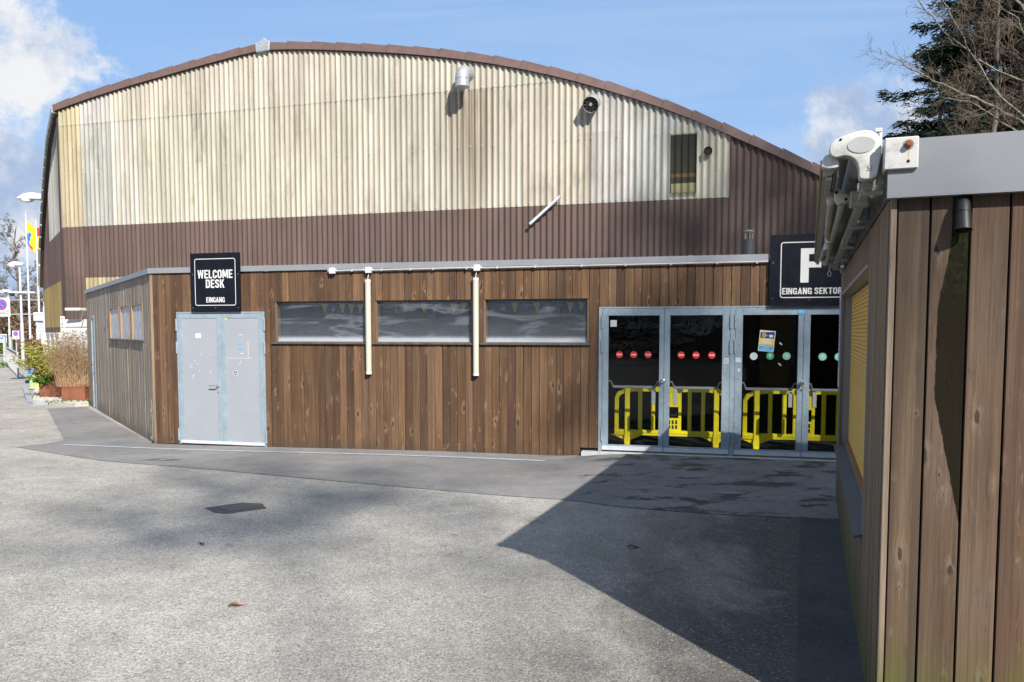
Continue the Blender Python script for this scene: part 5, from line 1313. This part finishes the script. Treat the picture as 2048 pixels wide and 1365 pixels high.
# white container cabinet with panels
t = thing('white_cabinet', 'tall white panelled cabinet standing against the hall beside the annex end', 'cabinet', (-11.17, 20.40, -0.06), -R(15))
MB().box(-0.38, 0.55, -0.02, 0.25, 0, 2.12).build('body', WHITE, t)
MB().box(-0.40, -0.28, -0.05, -0.021, 0, 2.20).build('corner_post', WHITE, t); MB().box(-0.279, 0.55, -0.045, -0.021, 1.93, 2.06).build('top_rail', WHITE, t); MB().box(-0.24, 0.55, -0.035, -0.0215, 0.1, 1.88).build('door_panel', WHITE, t)
for z in (1.92, 2.0, 2.14): MB().tube([(-0.34, -0.056, z), (-0.34, -0.051, z)], 0.018, 8).build('bolt', DARKVOID, t)
MB().box(-0.31, -0.285, -0.054, -0.0505, 1.7, 1.78).build('sticker', BLUE, t)
t = thing('canopy_bar', 'short white canopy bar reaching out from the far end of annex', 'canopy bar', (-10.83, 20.2, 2.27), -R(10))
MB().box(-0.33, 0.08, -0.25, 0.05, 0, 0.07).build('bar', WHITE, t, bevel=0.008); MB().tube([(0.08, -0.1, 0.0), (0.0, -0.1, -0.25)], 0.012, 6).build('brace', SLATEG, t)

# street lamps
def lamp(lab, x, y, h, armx, hl, base_r=0.085):
    t = thing('street_lamp', lab, 'street lamp', (x, y, -0.06), 0, 'street lamps along the road')
    MB().tube([(0, 0, 0), (0, 0, h * 0.42), (0, 0, h * 0.425), (0, 0, h)], [base_r, base_r, base_r * 0.72, base_r * 0.6], 12).build('pole', plain('lamp_pole_grey', (0.52, 0.54, 0.57), 0.45, 0.2, 0.08) if 'lamp_pole_grey' not in MATS else MATS['lamp_pole_grey'], t, smooth=True)
    pr = [(armx + 0.15, h - 0.0), (armx + 0.16, h + 0.16), (armx - 0.3 * hl, h + 0.24), (armx - 0.62 * hl, h + 0.20), (armx - 0.88 * hl, h + 0.08), (armx - 0.95 * hl, h + 0.02)]
    hd = MB(); hd.prism(pr, 'y', -0.15, 0.15); hd.build('lamp_head', WHITE, t, bevel=0.05, seg=2, smooth=True)
    MB().lathe([(0.02, -0.10), (0.18, -0.07), (0.26, 0.0), (0.26, 0.02)], 16, org=(armx - 0.58 * hl, 0, h + 0.005), sy=0.55).build('lamp_glass', plain('milky_glass', (0.62, 0.64, 0.64), 0.2) if 'milky_glass' not in MATS else MATS['milky_glass'], t, smooth=True)
    return t
lamp('tall grey street lamp with white head beside the hall, nearest lamp', -16.08, 27.56, 6.30, 0.0, 0.85)
t2 = lamp('mid-distance street lamp standing between the flagpoles and the no-parking signs', -26.6, 43.34, 5.35, 0.05, 0.72)
lamp('small far street lamp whose head shows just above the big no-parking sign', -37.4, 59.4, 4.70, 0.05, 0.72)
t = thing('camera_arm', 'white bracket arm with dark dome camera on the mid-distance lamp pole', 'camera', (-26.6, 43.2, 3.82))
MB().box(-0.55, 0.85, -0.04, 0.04, 0, 0.08).build('arm', WHITE, t); MB().lathe([(0.04, -0.18), (0.12, -0.12), (0.13, 0.0)], 12, org=(-0.38, 0, 0)).build('dome', BLACKPL, t, smooth=True)

# signs along the street
def prohibit(mb, cx, cz, r, y):
    mb.disc(cx, cz, r, y - 0.004, y, 28, 1); mb.disc(cx, cz, r * 0.74, y - 0.008, y - 0.0045, 28, 2)
    a = R(-45); ux, uz = math.cos(a), math.sin(a); w = r * 0.09; l = r * 0.78
    mb.prism([(cx - ux * l - uz * w, cz - uz * l + ux * w), (cx + ux * l - uz * w, cz + uz * l + ux * w), (cx + ux * l + uz * w, cz + uz * l - ux * w), (cx - ux * l + uz * w, cz - uz * l - ux * w)], 'y', y - 0.012, y - 0.0085, 1)
t = thing('no_parking_sign', 'large white no-parking sign reading beidseitig held by two bars from nearest lamp', 'sign', (-17.52, 27.45, 2.58), R(-28) * 0)
MB().box(-0.31, 0.29, -0.01, 0.02, -0.32, 0.32).build('board', WHITE, t, bevel=0.004)
f = MB(); prohibit(f, 0.0, 0.09, 0.19, -0.0105); text_polys('beidseitig', -0.22, 0.14, -0.25, -0.155, -0.0125, f, 0, 0.01)
f.box(0.205, 0.222, -0.0125, -0.0105, -0.24, -0.12, 0).prism([(0.185, -0.145), (0.242, -0.145), (0.2135, -0.105)], 'y', -0.0125, -0.0105, 0).prism([(0.185, -0.215), (0.242, -0.215), (0.2135, -0.255)], 'y', -0.0125, -0.0105, 0)
f.build('face_print', [DARKTXT, RED, BLUE], t)
MB().tube([(0.22, 0.04, 0.25), (1.38, 0.06, 0.25)], 0.014, 8).build('bar', GREYPL, t); MB().tube([(0.22, 0.04, -0.24), (1.38, 0.06, -0.24)], 0.018, 8).build('bar', GREYPL, t)
t = thing('no_parking_sign', 'small far white no-parking sign on a post before the russet hedge', 'sign', (-33.2, 53.4, -0.06))
MB().tube([(0, 0.03, 0), (0, 0.03, 1.85)], 0.03, 8).build('post', GREYPL, t)
MB().box(-0.24, 0.22, -0.01, 0.015, 1.30, 1.86).build('board', WHITE, t)
f = MB(); prohibit(f, -0.01, 1.66, 0.17, -0.011); f.build('face_print', [DARKTXT, RED, BLUE], t)
t = thing('parking_sign', 'white sign with blue P squares on a post at left edge', 'sign', (-35.0, 54.9, -0.06))
MB().tube([(0, 0.03, 0), (0, 0.03, 1.5)], 0.032, 8).build('post', GREYPL, t)
MB().box(-0.30, 0.22, -0.01, 0.015, 1.05, 1.63).build('board', WHITE, t)
f = MB().box(-0.28, -0.02, -0.013, -0.0105, 1.27, 1.56, 0).box(0.0, 0.19, -0.013, -0.0105, 1.42, 1.56, 0); text_polys('P', -0.20, -0.08, 1.32, 1.52, -0.0145, f, 1, 0.02); f.box(-0.17, -0.11, -0.0145, -0.0105, 1.10, 1.2, 2); f.build('face_print', [BLUE, WHITE, RED], t)
# flagpoles
FYEL = YPRINT
for (x, y, h, lab, ms) in [(-29.75, 49.27, 9.05, 'white flagpole flying a yellow and blue flag, left of the pair', 0), (-28.75, 48.6, 8.55, 'white flagpole flying a red and white flag, right of the pair', 1)]:
    t = thing('flagpole', lab, 'flagpole', (x, y, -0.06), 0, 'pair of flagpoles')
    MB().tube([(0, 0, 0), (0, 0, h)], [0.07, 0.035], 10).build('pole', WHITE, t, smooth=True)
    MB().lathe([(0.02, 0), (0.06, 0.04), (0.02, 0.09)], 8, org=(0, 0, h)).build('finial', GREYPL, t)
    mb = MB(); nx, nz = 6, 8
    for i in range(nx):
        for j in range(nz):
            def P(i, j):
                u, v = i / nx, j / nz
                return (0.05 + u * (0.62 if ms == 0 else 0.95), 0.16 * math.sin(u * 7 + v * 3) * u, h - 0.45 - v * 1.45 - u * (0.55 + 0.25 * v) * (1.0 if ms == 0 else 0.8))
            if ms == 0: m = 1 if (0.30 < i / nx + 0.08 * j < 0.62 and j > 2) else (2 if j > 6 and i < 3 else 0)
            else: m = 2 if j < 3 or j == 7 else (3 if 2 < i < 5 else 0)
            mb.face([P(i, j), P(i + 1, j), P(i + 1, j + 1), P(i, j + 1)], m)
    mb.build('flag', [FYEL, BLUE, RED, WHITE], t)
# railing, fence posts, gate
t = thing('street_railing', 'low grey metal railing with mesh infill along the pavement edge', 'railing', (0, 0, -0.06))
a, b = Vector((-19.0, 30.6, 0)), Vector((-26.0, 41.0, 0)); d = (b - a).normalized()
MB().tube([a + Vector((0, 0, 0.02)), a + Vector((0, 0, 1.0)), b + Vector((0, 0, 1.0)), b], 0.03, 8).build('frame', GREYPL, t)
for k in range(24): p = a.lerp(b, (k + 1) / 25); MB().tube([p + Vector((0, 0, 0.1)), p + Vector((0, 0, 0.99))], 0.010, 5).build('bar', GREYPL, t)
MB().tube([a + Vector((0, 0, 0.12)), b + Vector((0, 0, 0.12))], 0.016, 6).build('lower_rail', GREYPL, t)
MB().tube([a + Vector((0.02, 0, 0.75)), a + Vector((0.75, 0.2, 0.02))], 0.02, 6).build('stay', SLATEG, t); MB().tube([a + Vector((0.02, 0.0, 0.05)), a + Vector((0.75, 0.2, 0.05))], 0.02, 6).build('stay_foot', SLATEG, t)
for k, (x, y, lab) in enumerate([(-24.9, 39.6, 'grey metal fence post at the far end of the street railing, right of two'), (-26.6, 41.8, 'grey metal fence post beyond the street railing, left of two')]):
    o = thing('fence_post', lab, 'post', (x, y, -0.06), 0, 'grey fence posts by the road'); MB().box(-0.06, 0.06, -0.06, 0.06, 0, 1.55).build('shaft', GREYPL, o, bevel=0.01); MB().box(-0.07, 0.07, -0.07, 0.07, 1.55, 1.58).build('cap', ZINC, o)
t = thing('mesh_gate', 'tall grey framed mesh gate between the lamp and the white shutter building', 'gate', (-28.0, 45.8, -0.06), R(-8))
MB().tube([(-0.52, 0, 0), (-0.52, 0, 1.50), (0.5, 0, 1.58), (0.5, 0, 0)], 0.035, 8).build('frame', GREYPL, t)
for k in range(9): MB().tube([(-0.42 + k * 0.105, 0, 0.06), (-0.42 + k * 0.105, 0, 1.50)], 0.006, 4).build('mesh_bar', GREYPL, t)
t = thing('scooter', 'white motor scooter parked behind the mesh gate', 'scooter', (-27.5, 47.3, -0.06), R(-20))
for x in (-0.55, 0.55): MB().tube([(x, -0.06, 0.24), (x, 0.06, 0.24)], 0.23, 16).build('wheel', RUBBER, t)
MB().prism([(-0.75, 0.55), (-0.6, 0.78), (-0.15, 0.80), (0.0, 0.62), (0.0, 0.40), (-0.4, 0.38)], 'y', -0.17, 0.17).build('body', WHITE, t, bevel=0.04, seg=2, smooth=True)
MB().prism([(-0.05, 0.30), (0.35, 0.30), (0.45, 0.95), (0.36, 1.0), (0.28, 0.40), (-0.05, 0.38)], 'y', -0.18, 0.18).build('front_shield', WHITE, t, bevel=0.02)
MB().tube([(0.42, -0.32, 1.02), (0.40, 0.0, 1.0), (0.42, 0.32, 1.02)], 0.02, 6).build('handlebar', BLACKPL, t); MB().box(-0.62, -0.05, -0.14, 0.14, 0.80, 0.86).build('seat', BLACKPL, t, bevel=0.02)
# white building with shutter at the end of the hall
t = thing('shutter_building', 'small white flat-roofed building with louvred shutter and red door by flagpoles', 'building', (-28.35, 47.6, -0.06), R(-12))
MB().box(0.35, 4.2, 0.12, 3.0, 0, 2.45).build('wall', WHITE, t)
MB().box(-0.05, 4.2, -0.15, 3.0, 2.45, 2.95).build('roof_band', plain('pale_roof_band', (0.50, 0.54, 0.57), 0.5), t)
MB().box(0.0, 0.14, -0.05, 0.09, 0, 2.45).build('post', WHITE, t)
sm_ = MB().box(0.15, 0.62, -0.02, 0.02, 0.0, 0.085).mesh('louvre', [plain('pale_louvre', (0.55, 0.57, 0.60), 0.5)])
for k in range(23): o = link('louvre', sm_, t, (0, 0, 0.06 + k * 0.104), (R(12), 0, 0))
MB().box(0.15, 0.62, 0.03, 0.06, 0.0, 2.45).build('louvre_backing', SLATEG, t)
MB().box(0.86, 1.35, 0.02, 0.118, 0, 2.43).build('door', REDDOOR, t); MB().box(0.63, 0.85, 0.0, 0.118, 0, 2.2).build('door_jamb', WHITE, t)

# ------------------------------------------------------------------ vegetation
def bare_tree(h, r0, levels, seed, spread=0.6, nlimb=9, first=0.25, droop=0.0, lean=(0, 0), nsub=5, thin=1.0, curve=0.12):
    rnd = random.Random(seed); trunk = MB(); br = MB()
    def limb(p, d, l, r, lev):
        n = 4 if lev < 2 else 3
        pts = [p.copy()]; q = p.copy(); dd = d.copy()
        for i in range(n):
            dd = (dd + Vector((rnd.gauss(0, curve), rnd.gauss(0, curve), rnd.gauss(0.05 - droop, curve)))).normalized()
            q = q + dd * (l / n); pts.append(q.copy())
        rs = [max(0.0022 * thin, r * (1 - 0.8 * i / n)) for i in range(n + 1)]
        br.tube(pts, rs, 5 if lev == 0 else 3, caps=False)
        if lev >= levels: return
        k = max(2, int(nsub * (1.0 if lev else 1.4)))
        for j in range(k):
            u = 0.22 + 0.76 * (j + rnd.random()) / k; f = u * n; i = min(n - 1, int(f))
            b = pts[i].lerp(pts[i + 1], f - i); dirn = (pts[i + 1] - pts[i]).normalized()
            sd = dirn.cross(Vector((rnd.gauss(0, 1), rnd.gauss(0, 1), rnd.gauss(0, 1)))).normalized()
            nd = (dirn * rnd.uniform(0.5, 1.0) + sd * rnd.uniform(0.5, 0.95)).normalized()
            limb(b, nd, l * rnd.uniform(0.32, 0.58) * (1.1 - 0.4 * u), max(0.002 * thin, rs[i] * 0.55), lev + 1)
    tp = [Vector((lean[0] * (z ** 1.3) * h + rnd.gauss(0, 0.012 * h) * z, lean[1] * (z ** 1.3) * h + rnd.gauss(0, 0.012 * h) * z, z * h)) for z in np.linspace(0, 1, 9)]
    trunk.tube(tp, [r0 * (1 - 0.86 * z) for z in np.linspace(0, 1, 9)], 10)
    for j in range(nlimb):
        u = first + (0.98 - first) * (j + rnd.random() * 0.8) / nlimb; f = u * 8; i = min(7, int(f)); b = tp[i].lerp(tp[i + 1], f - i)
        a = j * 2.4 + rnd.uniform(-0.5, 0.5)
        el = rnd.uniform(0.25, 0.8)
        limb(b, Vector((math.cos(a) * math.cos(el), math.sin(a) * math.cos(el), math.sin(el))), h * spread * (1.05 - 0.7 * u) * rnd.uniform(0.7, 1.1), r0 * 0.42 * (1 - 0.75 * u), 0)
    return trunk, br
def spruce_mesh(h, rad, seed, n=9000, fine=1.0):
    rg = np.random.default_rng(seed)
    # boughs in whorls; needle sprays hang from each bough
    V = []; pts = []
    nb = 190
    zf = rg.uniform(0.04, 0.985, nb); az = rg.uniform(0, 6.283, nb)
    out = []; 
    for z, a in zip(zf, az):
        l = rad * (1 - z) ** 0.85 * rg.uniform(0.7, 1.12) + 0.12
        m = max(10, int(n / nb * (0.35 + 1.3 * l / rad)))
        u = rg.uniform(0.12, 1.0, m) ** 0.75
        x = np.cos(a) * u * l; y = np.sin(a) * u * l; zz = z * h - 0.22 * l * u + 0.16 * l * u ** 3
        side = rg.normal(0, 0.14 * l + 0.05, m) * (1.1 - 0.6 * u)
        x += -np.sin(a) * side; y += np.cos(a) * side; zz += rg.normal(-0.05, 0.05, m) - np.abs(side) * 0.15
        d = np.stack([np.cos(a) + rg.normal(0, .5, m), np.sin(a) + rg.normal(0, .5, m), rg.normal(-0.25, .35, m)], 1)
        out.append((np.stack([x, y, zz], 1), d))
    P = np.concatenate([o[0] for o in out]); D = np.concatenate([o[1] for o in out]); D /= np.linalg.norm(D, axis=1)[:, None]
    m = len(P); E = np.cross(D, rg.normal(size=(m, 3))); E /= np.linalg.norm(E, axis=1)[:, None]
    s = rg.uniform(0.14, 0.40, (m, 1)) * fine
    V = np.stack([P - E * s * 0.13, P + E * s * 0.13, P + D * s], 1).reshape(-1, 3); F = np.arange(3 * m).reshape(-1, 3)
    return V, F
V, F = spruce_mesh(17.5, 5.9, 3, 90000, 0.6)
sp_crown = bpy.data.meshes.new('crown'); sp_crown.from_pydata(V.tolist(), [], F.tolist()); sp_crown.materials.append(NEEDLE)
sp_trunk = MB().tube([(0, 0, 0), (0, 0, 9), (0, 0, 17.3)], [0.30, 0.18, 0.02], 8).mesh('trunk', [BARKG])
SPR = [(18.1, 29.0, 1.25, 'tall dark spruce behind the kiosk, its slope meeting the sky beside birch', 0.3), (17.6, 25.5, 1.15, 'tall dark spruce at right edge behind the birch trunk', 1.9), (20.8, 33.0, 1.2, 'dark spruce standing behind the other spruces over kiosk roof', 3.3), (16.3, 28.6, 0.90, 'dark spruce filling the gap between the tall spruce and shorter one', 5.2), (14.5, 27.5, 0.66, 'shorter dark spruce low beside the awning behind the kiosk', 4.4)]
for x, y, s, lab, rz in SPR:
    t = thing('spruce_tree', lab, 'tree', (x, y, 0), rz, 'spruces behind the kiosk'); t.scale = (s, s, s)
    link('crown', sp_crown, t); link('trunk', sp_trunk, t)
# birch with pale limbs reaching left over the kiosk
t = thing('birch_tree', 'bare birch with pale trunk and long limbs reaching left over kiosk roof', 'tree', (11.6, 18.0, 0))
trunk = MB().tube([(0.15, 0, 0), (0.05, 0, 3), (-0.03, 0, 5.5), (-0.22, 0, 8.5), (-0.42, 0, 11), (-0.5, 0, 14)], [0.17, 0.14, 0.115, 0.09, 0.07, 0.02], 12)
trunk.build('trunk', BIRCH, t, smooth=True)
rb = random.Random(21)
limbs = MB(); twigs = MB()
def path(pts, r0, r1, sub=8, tw=6, tl=0.9):
    P = [Vector(p) for p in pts]; Q = []
    for i in range(len(P) - 1):
        for k in range(4): Q.append(P[i].lerp(P[i + 1], k / 4) + Vector((rb.gauss(0, .02), rb.gauss(0, .02), rb.gauss(0, .02))))
    Q.append(P[-1]); n = len(Q)
    r0 *= 0.72
    limbs.tube(Q, [r0 + (r1 - r0) * i / (n - 1) for i in range(n)], 6, caps=False)
    def twig(b, d, l, r, lev):
        pts = [b]; q = b; dd = d
        for i in range(3):
            dd = (dd + Vector((rb.gauss(0, .18), rb.gauss(0, .18), rb.gauss(0.06, .16)))).normalized(); q = q + dd * l / 3; pts.append(q)
        twigs.tube(pts, [r, r * .75, r * .5, max(0.0025, r * .3)], 3, caps=False)
        if lev:
            for k in range(tw if lev > 1 else 4):
                u = rb.uniform(0.2, 1.0) * 3; i = min(2, int(u)); dn = (pts[i + 1] - pts[i]).normalized()
                sd = dn.cross(Vector((rb.gauss(0, 1), rb.gauss(0, 1), rb.gauss(0, 1)))).normalized()
                twig(pts[i].lerp(pts[i + 1], u - i), (dn * .8 + sd * .7).normalized(), l * rb.uniform(.35, .6), r * .55, lev - 1)
    for k in range(sub):
        u = 0.25 + 0.75 * (k + rb.random()) / sub; i = min(n - 2, int(u * (n - 1))); dn = (Q[i + 1] - Q[i]).normalized()
        sd = dn.cross(Vector((rb.gauss(0, 1), rb.gauss(0, 1), rb.gauss(0, 1)))).normalized()
        twig(Q[i], (dn * .75 + sd * .75).normalized(), tl * rb.uniform(.6, 1.1) * (1.15 - .5 * u), max(0.007, (r0 + (r1 - r0) * u) * .4), 2)
path([(-0.15, 0, 6.3), (-1.0, -.2, 6.65), (-2.0, -.3, 7.0), (-3.0, -.5, 7.35), (-3.6, -.5, 7.75)], 0.045, 0.008, 14)
path([(-0.05, 0, 6.35), (-0.7, .2, 7.0), (-1.25, .3, 7.9), (-1.75, .3, 8.8), (-2.2, .3, 9.5)], 0.04, 0.008, 11)
path([(-0.12, 0, 7.2), (-0.9, .4, 7.75), (-1.8, .5, 8.5), (-2.4, .5, 9.2), (-2.8, .6, 9.9)], 0.035, 0.007, 11)
path([(-0.2, 0, 8.0), (-0.7, -.3, 8.5), (-1.3, -.6, 8.75), (-2.0, -.8, 8.8)], 0.03, 0.007, 9)
path([(-0.3, 0, 8.7), (-0.75, .1, 9.5), (-1.0, .2, 10.6)], 0.045, 0.01, 9)
path([(0.0, 0, 6.0), (-0.8, -.4, 6.15), (-1.8, -.7, 6.6), (-2.5, -.8, 6.7)], 0.03, 0.007, 9)
path([(0.0, 0, 5.9), (0.6, -.4, 6.6), (1.2, -.7, 7.6)], 0.03, 0.007, 8)
path([(-0.25, 0, 8.6), (0.3, -.4, 9.3), (0.8, -.7, 10)], 0.03, 0.007, 8)
limbs.build('limbs', BIRCH, t, smooth=True); twigs.build('twigs', TWIGPALE, t)
# brown bare scrub trees in front of the spruces
for k, (x, y, h, sd, lab) in enumerate([(13.4, 22.6, 12.5, 9, 'dense brown leafless tree behind the birch trunk over kiosk fascia'), (14.9, 23.6, 14.0, 15, 'dense brown leafless tree at the right edge over kiosk fascia')]):
    t = thing('bare_tree', lab, 'tree', (x, y, 0), 0, 'leafless brown trees behind the kiosk')
    a, b = bare_tree(h, 0.14, 3, sd, 0.28, 20, 0.30, nsub=6, thin=2.0)
    a.build('trunk', BARKG, t); b.build('branches', TWIG, t)
# far street: bare trees, hedge, scrub
for (x, y, h, sd, lab) in [(-37.0, 60.0, 9.6, 31, 'bare grey tree behind the flagpoles at end of the street'), (-43.5, 66.0, 9.0, 32, 'bare grey tree behind far lamp at the left edge'), (-33.5, 58.0, 7.5, 35, 'bare grey tree just beside the hall edge behind the flags')]:
    t = thing('bare_tree', lab, 'tree', (x, y, -0.06), 0, 'bare trees at the end of the street')
    a, b = bare_tree(h, 0.20, 3, sd, 0.36, 16, 0.22, nsub=6, thin=3.5)
    a.build('trunk', BARKG, t); b.build('branches', TWIGPALE, t)
def bush(name, lab, cat, x, y, sx, sy, sz, n, mat, size, stems=14, grp=None):
    t = thing(name, lab, cat, (x, y, -0.06), 0, grp)
    p = RNG.normal(size=(n, 3)); p /= np.linalg.norm(p, axis=1)[:, None]; p *= RNG.uniform(0.35, 1.0, (n, 1)) ** 0.5
    lump = 1 + 0.22 * np.sin(p[:, :1] * 5 + x) * np.cos(p[:, 1:2] * 4 + y)
    p = p * lump * np.array([sx, sy, sz * 0.5]) + np.array([0, 0, sz * 0.5])
    V, F = leaf_quads(p, size, 0.25); np_obj('foliage', V, F, mat, t)
    s = MB()
    for k in range(stems):
        a = random.uniform(0, 6.28); s.tube([(0.3 * sx * math.cos(a), 0.3 * sy * math.sin(a), 0), (0.7 * sx * math.cos(a), 0.7 * sy * math.sin(a), sz * random.uniform(0.6, 0.95))], [0.03, 0.008], 4, caps=False)
    s.build('stems', TWIG, t)
def hedge():
    t = thing('hedge', 'clipped russet hedge along the pavement beyond the railing', 'hedge', (-29.8, 49.5, -0.06), math.atan2(12, -7.6))
    n = 9000; p = RNG.uniform(-1, 1, (n, 3)) * np.array([6.5, 0.75, 0.62]) + np.array([0, 0, 0.66])
    V, F = leaf_quads(p, 0.16, 0.3); np_obj('foliage', V, F, HEDGEL, t)
    s = MB()
    for k in range(30): x = -6.3 + k * 0.42; s.tube([(x, 0, 0), (x + random.gauss(0, .1), random.gauss(0, .2), 1.15)], [0.025, 0.008], 4, caps=False)
    s.build('stems', TWIG, t)
hedge()
bush('scrub_bush', 'tall dry brown scrub behind hedge at end of the street', 'bush', -39.5, 66.0, 5.0, 3.0, 4.6, 9000, SCRUBL, 0.30, grp='scrub at the end of the street')
bush('scrub_bush', 'dark russet scrub under the bare tree beside the white shutter building', 'bush', -33.8, 60.0, 3.2, 2.5, 3.6, 7000, HEDGEL, 0.28, grp='scrub at the end of the street')
bush('scrub_bush', 'pale brown scrub at far left behind parking sign', 'bush', -50.0, 76.0, 6.5, 3.0, 3.8, 8000, SCRUBL, 0.32, grp='scrub at the end of the street')
bush('green_bush', 'low green bush behind the P parking sign at the roadside', 'bush', -37.6, 57.5, 1.4, 1.2, 1.5, 2500, GREENL, 0.16)
V, F = leaf_quads([(random.gauss(-25.6, 0.6), random.gauss(40.6, 1.0), -0.06 + random.uniform(0, 0.2)) for _ in range(500)], 0.16, 0.14, 0.8); tag(np_obj('roadside_weeds', V, F, GREENL), 'green weeds growing round the grey fence posts', 'weeds', kind='stuff')
# the wood behind the viewpoint (seen in the panes, and its bare crowns dapple the yard)
HILLM = leafmat('leaf_litter', [(0.05, 0.035, 0.022), (0.09, 0.065, 0.04), (0.07, 0.075, 0.03)])
def hill():
    v = []; f = []; n = 30
    for j in range(n):
        for i in range(n):
            p = -30 + 70 * i / (n - 1); a = -16 - 70 * j / (n - 1)
            x, y = p * 0.902 - a * 0.432, p * 0.432 + a * 0.902
            v.append((x, y, -0.3 + 15.5 * sm(-18, -36, a) * sm(-30, -8, p) * (1 - sm(30, 40, p))))
    for j in range(n - 1):
        for i in range(n - 1): f.append((j * n + i, j * n + i + 1, (j + 1) * n + i + 1, (j + 1) * n + i))
    me = bpy.data.meshes.new('hill'); me.from_pydata(v, [], f); me.materials.append(HILLM); tag(link('hill', me), kind='structure')
hill()
def wood_mass():
    VS = []; FS = []; o = 0
    V0, F0 = spruce_mesh(17.5, 5.6, 8, 3500)
    V0 = V0.copy()
    for k in range(46 + 40):
        a = R(150 + 240 * k / 45 * 0.9); rr = random.uniform(36, 52)
        ang = R(-200 + k * 5.0); x, y = rr * math.cos(ang), rr * math.sin(ang)
        if k >= 46:                              # nearer unseen rows added to block sky light: left behind, and right of the kiosk
            q_ = k - 46
            if q_ < 18: x, y = -24 - 1.2 * (q_ % 4) + q_ * 0.8 + random.uniform(-1, 1), -21 - 1.1 * q_ + random.uniform(-1, 1)
            else: q_ -= 18; x, y = 18.5 + (q_ % 2) * 5.5 + random.uniform(-1, 1), -9 + q_ * 1.15
        if k < 46 and y > -6 and x < 0: continue
        if k < 46 and y > 6: continue
        if -8 < 0.902 * x + 0.432 * y < 24 and -0.432 * x + 0.902 * y < -15: continue
        s = random.uniform(0.75, 1.15); c, q = math.cos(k), math.sin(k)
        V = V0 * s; V = np.stack([V[:, 0] * c - V[:, 1] * q + x, V[:, 0] * q + V[:, 1] * c + y, V[:, 2]], 1)
        # coarser sprays are enough here
        VS.append(V); FS.append(F0 + o); o += len(V)
    V = np.concatenate(VS); F = np.concatenate(FS)
    tag(np_obj('forest', V, F, NEEDLE), 'dark spruce wood behind the viewpoint, mirrored in the panes, with rows added to block sky light', 'forest', kind='stuff')
wood_mass()
SHADE = [(17.3, -35.0, 20.9, 51, 0.24), (23.2, -32.2, 23.5, 52, 0.26), (26.4, -30.7, 28.5, 53, 0.24), (28.5, -29.5, 30.0, 54, 0.24)]
mbs = MB()
for (x, y, h, sd, spd) in SHADE:
    a, b = bare_tree(h, 0.16, 3, sd, spd, 20, 0.86 if h < 22 else 0.74, nsub=6, thin=3.2 if h < 22 else 5.0)
    for src in (a, b):
        i = len(mbs.v); mbs.v += [(p[0] + x, p[1] + y, p[2] + 15.0) for p in src.v]; mbs.f += [tuple(i + k for k in f) for f in src.f]; mbs.m += [0] * len(src.f)
me = bpy.data.meshes.new('woods'); me.from_pydata(mbs.v, [], mbs.f); me.materials.append(BARKG)
tag(link('woods', me), 'bare tall trees behind the viewpoint that dapple the yard', 'woods', kind='stuff')
